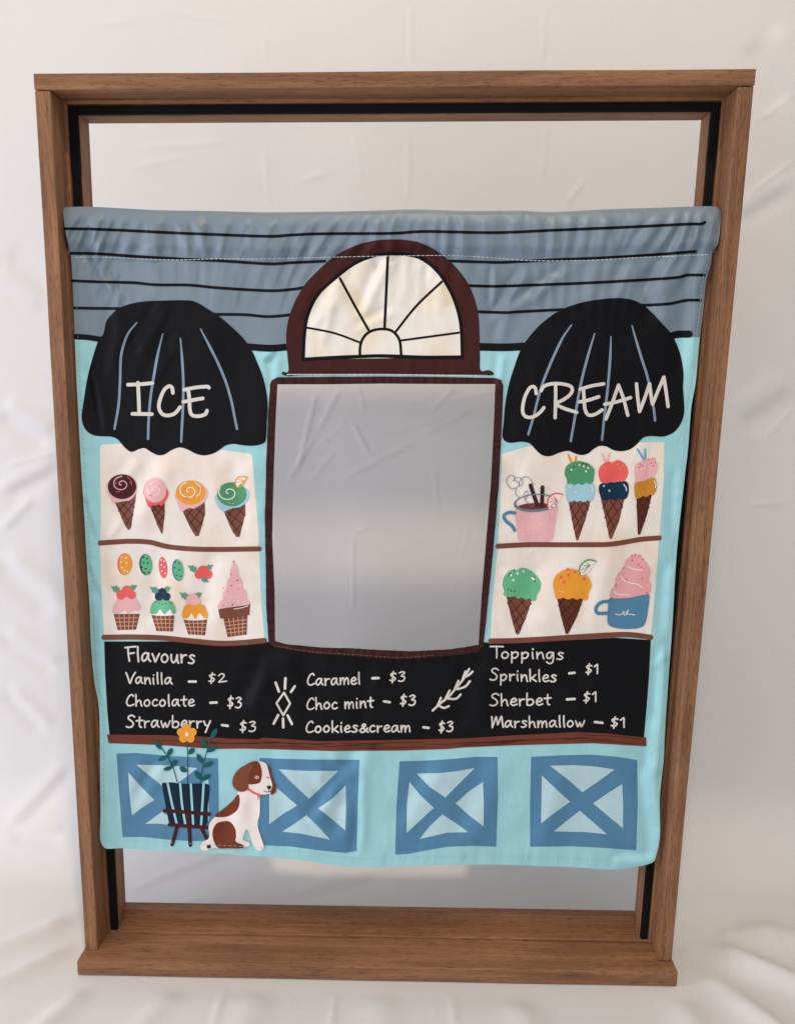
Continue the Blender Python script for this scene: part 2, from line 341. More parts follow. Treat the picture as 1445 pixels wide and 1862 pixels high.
FOLDS = [ # relief of the cloth: from, to, width (px), height (mm), kind
    (160, 385, 172, 480, 14, 3.0, 1), (150, 440, 215, 560, 12, 1.6, 1), (230, 560, 180, 480, 9, 1.3, 1), (225, 500, 200, 575, 7, 1.0, 1), (190, 470, 330, 468, 7, .8, 1), (205, 490, 240, 560, 5, .8, 0),
    (300, 540, 240, 650, 16, 2.2, 1), (330, 600, 260, 700, 14, 1.4, 1), (210, 560, 190, 690, 18, 1.8, 1),
    (895, 480, 893, 560, 8, 1.8, 1), (960, 480, 885, 590, 12, 2.0, 1), (1040, 480, 910, 570, 12, 1.6, 1), (930, 500, 900, 630, 14, 1.6, 1), (1010, 500, 960, 560, 9, 1.0, 0),
    (1240, 420, 1170, 545, 20, 3.0, 1), (1150, 470, 1110, 545, 18, 2.0, 1), (1200, 480, 1190, 600, 22, 2.4, 1), (1070, 480, 1060, 545, 16, 1.5, 1), (1262, 480, 1240, 700, 16, 1.6, 1),
    (700, 470, 650, 580, 12, 1.5, 1), (620, 500, 560, 600, 12, 1.5, 1), (610, 540, 585, 630, 9, 1.1, 0), (780, 480, 800, 560, 16, 1.2, 1), (720, 560, 640, 600, 10, .9, 1),
    (910, 640, 900, 720, 9, 1.4, 1), (478, 660, 505, 640, 9, 1.4, 1), (500, 640, 495, 720, 10, 1.2, 1),
    (160, 650, 190, 800, 12, 1.6, 1), (150, 700, 185, 660, 7, .8, 0), (155, 900, 175, 980, 8, .9, 1), (160, 1020, 185, 1090, 8, .9, 1), (175, 1100, 180, 1300, 14, 1.3, 1),
    (300, 820, 230, 960, 26, 2.0, 1), (225, 940, 195, 985, 8, 1.1, 0), (430, 830, 460, 960, 26, 2.0, 1), (300, 990, 290, 1150, 26, 1.8, 1), (400, 1000, 380, 1150, 24, 1.4, 1), (250, 830, 210, 880, 14, 1.2, 1),
    (930, 840, 990, 960, 26, 1.8, 1), (1130, 850, 1140, 980, 24, 1.2, 1), (1000, 1010, 960, 1150, 30, 2.0, 1), (1100, 1000, 1060, 1150, 22, 1.2, 1),
    (1232, 840, 1226, 990, 12, 1.0, 1), (1215, 1020, 1205, 1160, 14, 1.3, 1), (1200, 1170, 1192, 1330, 12, 2.2, 1), (1210, 1190, 1185, 1215, 6, 1.2, 0), (1190, 1290, 1180, 1420, 16, 2.0, 1), (1170, 1380, 1195, 1560, 18, 2.6, 1), (1190, 1560, 1110, 1560, 12, 2.0, 1),
    (495, 1178, 440, 1300, 22, 2.4, 1), (500, 1185, 540, 1330, 20, 1.8, 1), (560, 1195, 640, 1340, 22, 1.8, 1), (870, 1190, 850, 1330, 26, 2.0, 1), (680, 1200, 660, 1340, 18, 1.2, 1), (940, 1180, 1060, 1330, 30, 1.5, 1),
    (660, 1340, 610, 1540, 20, 2.8, 1), (640, 1380, 560, 1500, 16, 2.4, 1), (590, 1370, 640, 1430, 12, 1.6, 1), (560, 1400, 640, 1520, 14, 1.4, 1), (655, 1400, 650, 1560, 12, 2.2, 1), (500, 1350, 540, 1540, 20, 1.5, 1),
    (250, 1360, 200, 1500, 22, 1.8, 1), (300, 1370, 240, 1480, 14, 1.4, 1), (800, 1370, 720, 1520, 24, 2.0, 1), (900, 1360, 840, 1540, 26, 2.0, 1), (1010, 1380, 960, 1560, 24, 1.4, 1), (430, 1440, 420, 1545, 18, 1.4, 1),
]
def disp(u, v):
    """depth of the cloth behind its mean plane, metres"""
    u = np.asarray(u, float); v = np.asarray(v, float)
    d = 4.0*vnoise(u/210 + 5, v/300, 11) + 2.8*vnoise(u/80 + v/400, v/150, 12) + 0.9*vnoise(u/40, v/60 + u/90, 13)
    vt = np.interp(u, TU, TV); vb = np.interp(u, BU, BV)
    t = (v - vt)/86.0
    tt = np.clip(t, 0, 1)
    d = d*sstep(-0.2, 1.6, t)
    d -= 8.5*sstep(-.05, .32, t)*sstep(1.06, .70, t) - 3.0*sstep(.1, -.02, t)                              # the rod pocket
    sl = (v-420)*(.25 + .5*vnoise(u/150, v*0+4, 24))
    g = np.sin(2*math.pi*((u+sl)/34 + 1.5*vnoise(u/120, v/260, 23)))*(.55 + .45*vnoise(u/70, v/200 + 3, 25)) + .75*vnoise((u - sl*.6)/19, v/110 + 7, 21) + .35*vnoise((u + sl)/10, v/60, 26)
    d += 3.6*g*sstep(0.02, .45, t)*sstep(1.12, .8, t) + 1.9*g*sstep(.95, 1.2, t)*sstep(2.6, 1.2, t)  # gathers
    e = vb - v
    d += .55*vnoise(u/11, v*0+3, 31)*sstep(44, 12, e)*sstep(0, 6, e)               # puckered bottom hem
    lu = np.interp(v, [380, 620, 1174, 1536], [117, 137, 166, 186]); ru = np.interp(v, [380, 512, 817, 1229, 1570], [1309, 1283, 1250, 1215, 1187])
    d += .5*vnoise(u*0+5, v/15, 32)*(sstep(26, 8, u-lu) + sstep(26, 8, ru-u))
    # round the hole the tape gathers the cloth a little
    hx = np.maximum(np.maximum(490-u, u-905), 0); hy = np.maximum(np.maximum(690-v, v-1190), 0); hd = np.hypot(hx, hy)
    ang = np.where(hx > hy, v, u)
    d += .5*vnoise(ang/12, hd*0+2, 33)*sstep(45, 4, hd)
    for f in FOLDS: d += ridge(u, v, *f[:4], max(f[4], 8), -2.4*f[5], f[6])
    return d*0.001
def place(u, v, off):
    d = YC + disp(u, v)
    x, z = ray_y(u, v, d)
    return np.stack([x, d - off, z], -1)
CLOC = Vector((0.50, YC, 0.17))
curtain = empty('ice_cream_shop_curtain', CLOC, 'printed fabric ice cream shop curtain with cut out window, hanging inside the frame', 'curtain')
CL = np.array(CLOC)

def catmull(p, closed, step=4.0):
    p = [np.array(q, float) for q in p]; n = len(p); out = []
    rng = range(n) if closed else range(n-1)
    for i in rng:
        p1, p2 = p[i], p[(i+1) % n]
        p0 = p[(i-1) % n] if closed or i > 0 else 2*p1-p2
        p3 = p[(i+2) % n] if closed or i < n-2 else 2*p2-p1
        k = max(1, int(math.ceil(np.linalg.norm(p2-p1)/step)))
        for j in range(k):
            t = j/k
            out.append(.5*(2*p1 + (p2-p0)*t + (2*p0-5*p1+4*p2-p3)*t*t + (3*p1-p0-3*p2+p3)*t**3))
    if not closed: out.append(p[-1])
    return out
def lin(p, closed, step=5.0):
    p = [np.array(q, float) for q in p]; n = len(p); out = []
    for i in (range(n) if closed else range(n-1)):
        a, b = p[i], p[(i+1) % n]; k = max(1, int(math.ceil(np.linalg.norm(b-a)/step)))
        out += [a + (b-a)*j/k for j in range(k)]
    if not closed: out.append(p[-1])
    return out
def ccw(p):
    a = sum(p[i][0]*p[(i+1) % len(p)][1] - p[(i+1) % len(p)][0]*p[i][1] for i in range(len(p)))
    return p if a > 0 else p[::-1]
def inside(px, py, poly):
    q = np.array(poly); x1, y1 = q[:, 0], q[:, 1]; x2, y2 = np.roll(x1, -1), np.roll(y1, -1)
    r = np.zeros(len(px), bool)
    for a, b, c, d in zip(x1, y1, x2, y2):
        if b == d: continue
        m_ = (b > py) != (d > py)
        r ^= m_ & (px < (c-a)*(py-b)/(d-b) + a)
    return r
HOLE_CUT = lin(HOLE_IN, True, 5)
LAY = 0.0002
def shape(name, polys, mat, layer, parent=curtain, holes=(), grid=4.2, label=None, cut=True, thick=0.0, extra=0.0, back=None, relief=None):
    """fill polygons (photo pixels) with triangles that follow the relief of the cloth"""
    pts, faces, nh = [], [], 0
    hs = list(holes)
    allp = np.array([q for p in polys for q in p])
    u0, v0 = allp.min(0); u1, v1 = allp.max(0)
    if cut and u1 > 485 and u0 < 915 and v1 > 685 and v0 < 1200: hs.append(HOLE_CUT)
    for p in hs + list(polys):
        q = ccw([(a, -b) for a, b in p]); s = len(pts)
        pts += q; faces.append(list(range(s, s+len(q))))
    nh = len(hs)
    if grid and (u1-u0 > 9 or v1-v0 > 9):
        gx, gy = np.meshgrid(np.arange(u0+grid*.37, u1, grid), np.arange(v0+grid*.41, v1, grid))
        gx = gx + (np.arange(gx.shape[0])[:, None] % 2)*grid*.5
        gx, gy = gx.ravel(), gy.ravel()
        if len(polys) == 1:
            k = inside(gx, gy, polys[0])
            for h in hs: k &= ~inside(gx, gy, h)
            gx, gy = gx[k], gy[k]
        pts += list(zip(gx, -gy))
    vs, es, fs, _, _, of = delaunay_2d_cdt([Vector((float(a), float(b))) for a, b in pts], [], faces, 1, 1e-4)
    keep = [f for f, o in zip(fs, of) if o and all(i >= nh for i in o)]
    used = sorted({i for f in keep for i in f}); mp = {i: k for k, i in enumerate(used)}
    P = np.array([(vs[i][0], -vs[i][1]) for i in used])
    u, v = P[:, 0], P[:, 1]
    off = layer*LAY + extra
    rf = relief or (lambda a, b: 0)
    co = place(u, v, off + rf(u, v))
    du = place(u+1.5, v, rf(u+1.5, v)) - place(u-1.5, v, rf(u-1.5, v)); dv = place(u, v+1.5, rf(u, v+1.5)) - place(u, v-1.5, rf(u, v-1.5))
    nr = np.cross(du, dv); nr /= np.linalg.norm(nr, axis=1)[:, None]
    nr *= np.where(nr[:, 1] > 0, -1, 1)[:, None]
    co = co - CL
    F = [[mp[i] for i in f] for f in keep]
    G = []
    for f in F:                                # face towards the room
        a, b, c = co[f[0]], co[f[1]], co[f[2]]
        G.append(f if np.cross(b-a, c-a)[1] < 0 else f[::-1])
    verts = co; norms = nr
    if thick:
        n = len(co); ed = {}
        for f in G:
            for i in range(3):
                a, b = f[i], f[(i+1) % 3]
                if (b, a) in ed: ed.pop((b, a))
                else: ed[(a, b)] = 1
        verts = np.concatenate([co, co + np.array([0, thick, 0])]); norms = np.concatenate([nr, -nr])
        G = G + [[i+n for i in f[::-1]] for f in G] + [[b, a, a+n, b+n] for a, b in ed]
    me = bpy.data.meshes.new(name); me.from_pydata([tuple(map(float, c)) for c in verts], [], G)
    me.shade_smooth()
    if back:
        me.materials.append(mat); me.materials.append(back)
        for i in range(len(keep), len(G)): me.polygons[i].material_index = 1
        mat = None
    me.normals_split_custom_set_from_vertices([tuple(map(float, c)) for c in norms])
    o = link(name, me, mat, parent, label)
    if name in ('sprinkle', 'stitching'): o['kind'] = 'stuff'
    return o
def blob(p, step=4.0): return catmull(p, True, step)
def flat(p): return lin(p, True)
def ell(cx, cy, rx, ry, rot=0, n=None):
    n = n or max(10, int((rx+ry)*1.1)); c, s = math.cos(rot), math.sin(rot)
    return [(cx + rx*math.cos(t)*c - ry*math.sin(t)*s, cy + rx*math.cos(t)*s + ry*math.sin(t)*c) for t in (2*math.pi*i/n for i in range(n))]
def stroke(p, wd, smooth=True, step=3.0, taper=(1, 1)):
    """faces of one pen stroke: quads plus round joints"""
    q = catmull(p, False, step) if smooth and len(p) > 2 else lin(p, False, step*1.6)
    n = len(q); out = []
    for i in range(n):
        t = i/max(1, n-1); k = taper[0] + (1-taper[0])*min(1, t*5) if t < .5 else taper[1] + (1-taper[1])*min(1, (1-t)*5)
        r0 = wd*.5*k
        jit = 1 + .05*math.sin(q[i][0]*.9 + q[i][1]*.7)
        out.append(ell(q[i][0], q[i][1], r0*jit, r0*jit, .2*i, 8 if wd < 8 else 12))
        if i < n-1:
            t2 = (i+1)/(n-1); k2 = taper[0] + (1-taper[0])*min(1, t2*5) if t2 < .5 else taper[1] + (1-taper[1])*min(1, (1-t2)*5)
            d = q[i+1]-q[i]; l = np.linalg.norm(d)
            if l < 1e-6: continue
            nrm = np.array([-d[1], d[0]])/l
            a, b = nrm*r0, nrm*wd*.5*k2
            out.append([tuple(q[i]+a), tuple(q[i+1]+b), tuple(q[i+1]-b), tuple(q[i]-a)])
    return out
def lines(name, strokes, wd, mat, layer, parent=curtain, smooth=True, taper=(1, 1), label=None):
    fs = []
    for s in strokes: fs += stroke(s, wd, smooth, taper=taper)
    return shape(name, fs, mat, layer, parent, grid=5 if wd > 7 else 0, label=label)

# cloth colours
AQUA = fab(160, 216, 222); SLATE = fab(123, 140, 153); BLACK = fab(11, 11, 15, .5); CREAM = fabric('printed_cloth', srgb(243, 235, 225), tint=srgb(240, 222, 202), spec=.36); MAROON = fab(66, 30, 28)
BROWN = fab(122, 68, 50); WAFER = fab(124, 70, 52); LATT = fab(74, 38, 30); PINK = fab(240, 184, 186); CORAL = fab(238, 96, 92); ORANGE = fab(240, 160, 44)
GREEN = fab(76, 152, 104); MINT = fab(100, 186, 136); LBLUE = fab(164, 208, 222); NAVY = fab(22, 50, 72); MUSTARD = fab(206, 140, 34); CHOC = fab(72, 36, 40); BLUE = fab(80, 134, 168)
PALE = fab(184, 218, 224); RIB = fab(130, 152, 172); INK = fab(224, 218, 210); TEAL = fab(24, 92, 92); POT = fab(16, 42, 58); LEAF = fab(92, 156, 126); MILK = fab(246, 236, 230); RUST = fab(120, 58, 38)
STITCH = fab(206, 214, 214)

# base cloth in two pieces, slate above the eave and aqua below: front, back and hem edges
side_bottom = PX((1271, 610), (1225, 613), (952, 632), (871, 634), (520, 638), (448, 634), (183, 618), (136.5, 615))
OUTC = catmull(OUT, True, 5); _oa = np.array(OUTC)
iA = int(np.argmin(np.hypot(_oa[:, 0]-1271, _oa[:, 1]-611))); iB = int(np.argmin(np.hypot(_oa[:, 0]-136.5, _oa[:, 1]-616)))
eave = lin([OUTC[iA]] + side_bottom[1:-1] + [OUTC[iB]], False, 5)
BACK = fab(226, 230, 232)
shape('cloth', [OUTC[iA:iB+1] + eave[::-1][1:-1]], AQUA, 0, grid=4.0, thick=0.0011, back=BACK)
shape('siding_print', [OUTC[iB:] + OUTC[:iA+1] + eave[1:-1]], SLATE, 0, grid=3.2, thick=0.0011, back=BACK, cut=False, label='slate blue siding across the top of the curtain')
# back layer of the rod pocket and the rod in it
def pocket_back():
    us = np.linspace(124, 1300, 120); V, F = [], []
    for k, u in enumerate(us):
        vt = float(np.interp(u, TU, TV))
        for j in range(9):
            t = j/8; v = vt + 3 + 80*t
            d = YC + .0125 - .0095*abs(2*t-1)**3 + float(disp(u, vt+86))*t
            x, z = ray_y(u, v, d); V.append((float(x)-CL[0], d-CL[1], float(z)-CL[2]))
    for k in range(len(us)-1):
        for j in range(8):
            a = k*9+j; F.append([a, a+1, a+10, a+9])
    me = bpy.data.meshes.new('pocket_back'); me.from_pydata(V, [], F); me.shade_smooth()
    link('pocket_back', me, SLATE, curtain)
pocket_back()

# --- roof: slate siding, its lines, the heavy eave line
def siding(p, wd=5.2): lines('siding_line', [p], wd, BLACK, 2.4)
siding(ZA((28, 192), (200, 195), (400, 203), (700, 218), (1000, 230), (1300, 240), (1445, 232)) + Z5((450, 205), (750, 203), (900, 195), (1200, 200), (1445, 190)) + ZB((600, 185), (900, 172), (1200, 157), (1290, 155), (1315, 146)))
siding(ZA((68, 346), (250, 350), (500, 368), (750, 382), (1000, 393), (1300, 412), (1445, 405)) + Z5((460, 325),))
siding(Z5((1000, 324), (1200, 330)) + ZB((150, 383), (400, 370), (700, 358), (1000, 340), (1260, 320)))
siding(ZA((75, 518), (250, 525), (450, 530), (600, 543), (800, 545), (1000, 563), (1300, 580), (1445, 572)) + Z5((370, 440),))
siding(Z5((1085, 432), (1200, 435)) + ZB((150, 525), (300, 520), (600, 508), (900, 492), (1150, 475), (1210, 461), (1312, 460)))
siding(ZA((88, 688), (200, 690), (370, 692)))
siding(ZA((960, 728), (1150, 730), (1300, 742), (1445, 730)) + Z5((320, 558),))
siding(Z5((1120, 546), (1250, 550)) + ZB((200, 680), (470, 666)))
siding(ZB((930, 642), (1100, 632), (1200, 612), (1290, 610)))
lines('eave_line', [ZA((100, 867), (180, 873), (280, 890))], 10, BLACK, 2)
lines('eave_line', [ZA((1160, 930), (1310, 940), (1420, 932))], 12.5, BLACK, 2)
lines('eave_line', [Z5((1130, 700), (1250, 702), (1345, 697))], 14, BLACK, 2)
lines('eave_line', [ZB((1090, 832), (1150, 815), (1222, 813))], 13, BLACK, 2)

# --- two black awnings with ribs and hand lettering
awl = shape('awning_print', [blob(ZA((135, 1360), (150, 1250), (170, 1130), (200, 1010), (240, 890), (270, 850), (290, 770), (340, 710), (400, 675), (500, 650), (620, 643), (780, 640), (850, 652), (930, 700), (1000, 745), (1080, 815), (1150, 885), (1200, 960), (1240, 1050), (1270, 1130), (1290, 1220), (1297, 1300), (1292, 1400), (1287, 1500), (1278, 1528), (1240, 1545), (1190, 1550), (1130, 1545), (1080, 1538), (1030, 1550), (990, 1580), (950, 1600), (900, 1610), (850, 1600), (800, 1575), (750, 1560), (700, 1575), (650, 1605), (610, 1608), (570, 1590), (530, 1565), (495, 1570), (450, 1588), (420, 1575), (390, 1545), (360, 1510), (320, 1493), (250, 1490), (200, 1480), (160, 1450), (140, 1405)))], BLACK, 3, label='left awning lettered ICE')
for p in (((480, 780), (430, 840), (400, 910), (380, 1000), (375, 1150), (365, 1300), (340, 1445)), ((642, 850), (610, 980), (585, 1120), (565, 1250), (553, 1400), (550, 1508)), ((752, 878), (762, 1000), (770, 1150), (768, 1300), (762, 1420), (757, 1525)), ((878, 820), (930, 920), (985, 1030), (1035, 1150), (1070, 1270), (1090, 1370), (1105, 1445))):
    lines('awning_rib', [ZA(*p)], 4.6, RIB, 4, awl, taper=(.5, .9))
lines('lettering', [ZA(*p) for p in (((425, 1168), (500, 1165), (578, 1158)), ((487, 1155), (492, 1260), (495, 1352)), ((452, 1350), (575, 1352)), ((705, 1220), (700, 1187), (680, 1177), (650, 1202), (625, 1260), (618, 1312), (640, 1352), (680, 1360), (720, 1345), (750, 1308)), ((775, 1200), (850, 1185), (925, 1180), (930, 1187)), ((770, 1275), (840, 1262), (892, 1253)), ((800, 1192), (808, 1260), (812, 1330), (828, 1360), (870, 1364), (908, 1352), (918, 1330)))], 6.6, INK, 5, awl)
awr = shape('awning_print', [blob(ZB((108, 1420), (115, 1340), (125, 1230), (145, 1120), (175, 1020), (215, 910), (260, 840), (330, 760), (420, 690), (500, 650), (600, 620), (720, 602), (800, 598), (880, 608), (940, 635), (1000, 685), (1060, 750), (1110, 805), (1150, 880), (1175, 960), (1188, 1050), (1185, 1130), (1190, 1200), (1192, 1280), (1175, 1340), (1140, 1390), (1100, 1415), (1060, 1425), (1000, 1422), (950, 1430), (910, 1470), (870, 1500), (820, 1512), (770, 1505), (730, 1485), (690, 1480), (650, 1500), (620, 1525), (580, 1535), (540, 1525), (500, 1510), (450, 1520), (400, 1540), (360, 1540), (330, 1525), (300, 1495), (270, 1465), (220, 1455), (160, 1462), (125, 1452)))], BLACK, 3, label='right awning lettered CREAM')
for p in (((520, 758), (470, 830), (430, 910), (390, 1000), (350, 1100), (320, 1200), (295, 1300), (262, 1412)), ((658, 810), (630, 900), (605, 990), (580, 1090), (560, 1190), (540, 1310), (515, 1452)), ((755, 828), (752, 920), (745, 1030), (735, 1140), (722, 1250), (712, 1340), (702, 1445)), ((880, 762), (905, 850), (935, 950), (970, 1060), (995, 1170), (1010, 1260), (1018, 1330))):
    lines('awning_rib', [ZB(*p)], 4.6, RIB, 4, awr, taper=(.5, .9))
lines('lettering', [ZB(*p) for p in (((310, 1168), (302, 1132), (275, 1130), (245, 1180), (230, 1240), (230, 1282), (250, 1307), (290, 1307), (330, 1282), (355, 1252)), ((425, 1112), (425, 1200), (422, 1312)), ((338, 1152), (355, 1125), (400, 1110), (460, 1110), (510, 1122), (525, 1145), (510, 1175), (470, 1205), (425, 1225)), ((430, 1235), (480, 1258), (552, 1280)), ((570, 1142), (640, 1122), (712, 1110)), ((590, 1142), (595, 1200), (600, 1260), (620, 1295), (660, 1292), (702, 1265)), ((568, 1217), (620, 1207), (682, 1187)), ((725, 1320), (760, 1230), (800, 1117)), ((800, 1117), (830, 1200), (855, 1297)), ((718, 1232), (790, 1217), (872, 1192)), ((907, 1110), (914, 1190), (925, 1275)), ((925, 1275), (958, 1190), (985, 1108)), ((985, 1108), (992, 1170), (1002, 1232)), ((1002, 1232), (1040, 1140), (1070, 1070)), ((1070, 1070), (1085, 1170), (1095, 1245)))], 6.2, INK, 5, awr)

# --- arched fanlight
arch = shape('arch_print', [blob(Z5((300, 806), (294, 720), (290, 650), (300, 580), (325, 510), (370, 430), (430, 365), (500, 305), (580, 262), (660, 238), (740, 230), (820, 233), (890, 250), (960, 290), (1030, 350), (1080, 415), (1110, 480), (1130, 560), (1135, 650), (1137, 740), (1140, 803), (1175, 802), (1197, 815), (1188, 824), (1100, 822), (720, 822), (380, 824), (300, 828), (270, 818), (278, 809)))], MAROON, 3, cut=False)
fan_in = Z5((365, 755), (370, 650), (385, 560), (430, 470), (510, 395), (590, 335), (680, 300), (760, 293), (840, 300), (900, 325), (960, 380), (1010, 460), (1040, 540), (1055, 620), (1060, 745))
shape('fanlight_pane', [lin(catmull(fan_in, False, 6), True)], fabric('printed_cloth', srgb(242, 238, 228), tint=srgb(240, 224, 188), spec=.36), 4, arch)
lines('glazing_bar', [fan_in], 6, BLACK, 5, arch)
lines('glazing_bar', [Z5((365, 755), (480, 748), (620, 742), (720, 740), (900, 746), (1060, 745))], 6.5, BLACK, 5, arch, label='black glazing bar along the foot of the fanlight')
for p, wd in ((((612, 740), (615, 690), (635, 650), (670, 628), (715, 622), (755, 632), (785, 670), (793, 735)), 5), (((375, 615), (500, 640), (615, 682)), 3.8), (((525, 400), (590, 520), (655, 635)), 4.6), (((735, 295), (728, 450), (720, 620)), 5), (((970, 415), (860, 520), (770, 632)), 4.4), (((1045, 638), (920, 655), (793, 672)), 4)):
    lines('glazing_bar', [Z5(*p)], wd, BLACK, 5, arch)

# --- display shelves
pl = shape('display_panel', [lin(ZC((205, 120), (203, 90), (216, 72), (330, 65), (500, 60), (800, 70), (1080, 110), (1265, 135), (1283, 150), (1300, 350), (1315, 520), (1330, 700), (1335, 850), (1340, 1000), (1350, 1200), (1374, 1475), (1200, 1482), (800, 1465), (234, 1440), (215, 1100), (205, 800), (210, 600), (205, 200)), True)], CREAM, 1, label='left cream panel of cones and sundaes')
pr = shape('display_panel', [lin(ZD((122, 135), (300, 82), (700, 60), (1245, 52), (1240, 300), (1225, 520), (1210, 700), (1195, 900), (1175, 1150), (1150, 1400), (1050, 1400), (600, 1410), (42, 1428), (50, 1250), (70, 1000), (95, 760), (108, 500)), True)], CREAM, 1, label='right cream panel of cones and mugs')
for p, z, wd in ((((207, 770), (330, 762), (430, 758), (560, 765), (680, 795), (850, 812), (1050, 816), (1334, 812)), ZC, 9), (((234, 1440), (450, 1438), (650, 1445), (850, 1465), (1050, 1482), (1200, 1478), (1370, 1462)), ZC, 9.5), (((96, 772), (300, 762), (500, 762), (700, 762), (850, 760), (950, 748), (1080, 725), (1208, 715)), ZD, 9), (((44, 1428), (200, 1425), (400, 1415), (600, 1402), (800, 1390), (950, 1383), (1050, 1388), (1148, 1402)), ZD, 9.5)):
    lines('shelf_print', [z(*p)], wd, BROWN, 3)

def lattice(poly, n, m_, wd, mat, layer, parent, z):
    """criss-cross printed inside a quadrilateral (tl, tr, br, bl)"""
    tl, tr, br, bl = [np.array(q, float) for q in poly]
    P = lambda s, t: tuple((tl*(1-s)+tr*s)*(1-t) + (bl*(1-s)+br*s)*t)
    ss = []
    for i in range(1, n): ss.append([P(i/n, .03), P(i/n, .97)])
    for j in range(1, m_): ss.append([P(.03, j/m_), P(.97, j/m_)])
    lines('lattice', [z(*s) for s in ss], wd, mat, layer, parent, smooth=False)
def cone(wafer, cuts, z, parts, dots=(), wcol=WAFER, label=None, name='cone_print'):
    yt = min(q[1] for q in wafer); wafer = [(q[0], q[1] - (14 if q[1] < yt + 28 else 0)) for q in wafer]
    c = shape(name, [blob(z(*wafer), 3)] if name != 'cone_print' else [lin(z(*wafer), True, 4)], wcol, 3, label=label)
    if cuts: lines('lattice', [z(*s) for s in cuts], 1.5, LATT, 4, c, smooth=False)
    for nm, poly, mat, lay in parts:
        shape(nm, [poly], mat, lay, c)
    for pts, r, mat in dots:
        shape('sprinkle', [ell(q[0], q[1], r, r*1.05, 0, 8) for q in z(*pts)], mat, 7, c, grid=0)
    return c
def spiral(z, cx, cy, r0, r1, turns, sx=1.0, sy=.85, a0=0.6):
    return z(*[(cx + sx*(r0+(r1-r0)*k/14)*math.cos(a0 + turns*2*math.pi*k/14), cy + sy*(r0+(r1-r0)*k/14)*math.sin(a0 + turns*2*math.pi*k/14)) for k in range(15)])
def zell(z, cx, cy, rx, ry, rot=0):
    (a, b), (c, _) = z((cx, cy), (cx+1, cy)); s = c-a
    return ell(a, b, rx*s, ry*s, rot)

# top left shelf: four swirled cones
c1 = cone(((312, 485), (350, 478), (400, 470), (430, 455), (462, 420), (455, 475), (440, 560), (425, 660), (415, 676), (402, 676), (375, 630), (345, 560)), [((335, 545), (395, 478)), ((358, 595), (455, 468)), ((385, 645), (440, 560)), ((355, 482), (440, 575)), ((325, 500), (428, 640)), ((400, 472), (448, 520))], ZC,
     [('drip', blob(ZC((258, 340), (250, 375), (262, 425), (280, 450), (290, 480), (308, 492), (330, 470), (355, 478), (375, 465), (402, 472), (430, 455), (456, 425), (466, 390), (455, 330), (360, 300)), 3), PINK, 4), ('scoop', zell(ZC, 362, 370, 101, 88), CHOC, 5)], [(((322, 345), (420, 340), (325, 405), (343, 405)), 1.3, CORAL)], label='cone with a dark chocolate swirl')
lines('swirl', [spiral(ZC, 360, 352, 8, 66, 1.45, a0=1.9)], 1.7, PINK, 6, c1)
lines('swirl', [ZC((400, 300), (425, 325), (430, 360))], 1.3, CORAL, 6, c1)
c2 = cone(((560, 512), (600, 502), (650, 494), (664, 480), (664, 560), (655, 640), (648, 703), (640, 703), (610, 640), (580, 560)), [((575, 545), (610, 503)), ((590, 590), (660, 500)), ((612, 640), (662, 570)), ((580, 510), (660, 600)), ((570, 530), (650, 660)), ((620, 505), (662, 545))], ZC,
     [('drip', blob(ZC((515, 390), (525, 450), (545, 505), (556, 518), (568, 512), (580, 500), (600, 506), (620, 495), (640, 505), (665, 480), (690, 430), (680, 388), (600, 340)), 3), CORAL, 4), ('scoop', zell(ZC, 594, 396, 80, 88, -.25), PINK, 5)], [(((550, 368), (622, 370), (560, 428), (572, 430)), 1.3, CORAL)], label='cone with a pale pink swirl')
lines('swirl', [spiral(ZC, 596, 392, 8, 62, 1.4, a0=1.9)], 1.4, MILK, 6, c2)
c3 = cone(((792, 545), (815, 532), (850, 520), (900, 510), (930, 490), (946, 470), (950, 560), (930, 640), (905, 720), (882, 722), (850, 670), (820, 610)), [((815, 585), (870, 522)), ((838, 640), (945, 500)), ((865, 690), (935, 610)), ((815, 535), (930, 640)), ((800, 560), (900, 690)), ((880, 515), (948, 575))], ZC,
     [('drip', blob(ZC((742, 415), (740, 450), (760, 500), (775, 535), (792, 546), (815, 530), (842, 520), (870, 527), (900, 510), (930, 492), (955, 460), (970, 415), (940, 370), (848, 350)), 3), PINK, 4), ('scoop', zell(ZC, 848, 412, 105, 85), ORANGE, 5)], [(((812, 385), (905, 380), (815, 450), (826, 450)), 1.4, CORAL)], label='cone with an orange swirl')
lines('swirl', [spiral(ZC, 838, 400, 8, 74, 1.4, a0=1.9)], 2.0, MILK, 6, c3)
lines('swirl', [ZC((880, 340), (915, 370), (915, 415), (890, 440))], 1.6, MILK, 6, c3)
c4 = cone(((1085, 548), (1110, 536), (1150, 522), (1190, 516), (1232, 484), (1236, 560), (1215, 640), (1195, 726), (1172, 728), (1140, 680), (1110, 610)), [((1105, 590), (1150, 525)), ((1125, 645), (1230, 505)), ((1150, 695), (1220, 620)), ((1105, 545), (1215, 640)), ((1095, 570), (1195, 700)), ((1170, 522), (1235, 575))], ZC,
     [('drip', blob(ZC((1028, 425), (1022, 460), (1040, 505), (1062, 535), (1084, 548), (1110, 536), (1150, 522), (1190, 516), (1232, 490), (1260, 455), (1262, 415), (1235, 380), (1140, 360)), 3), LBLUE, 4), ('scoop', zell(ZC, 1140, 424, 105, 85), GREEN, 5)], [(((1125, 487), (1150, 490)), 1.0, MILK)], label='cone with a green swirl and an orange slice')
lines('swirl', [spiral(ZC, 1118, 412, 8, 76, 1.25, a0=2.2)], 2.0, MILK, 6, c4)
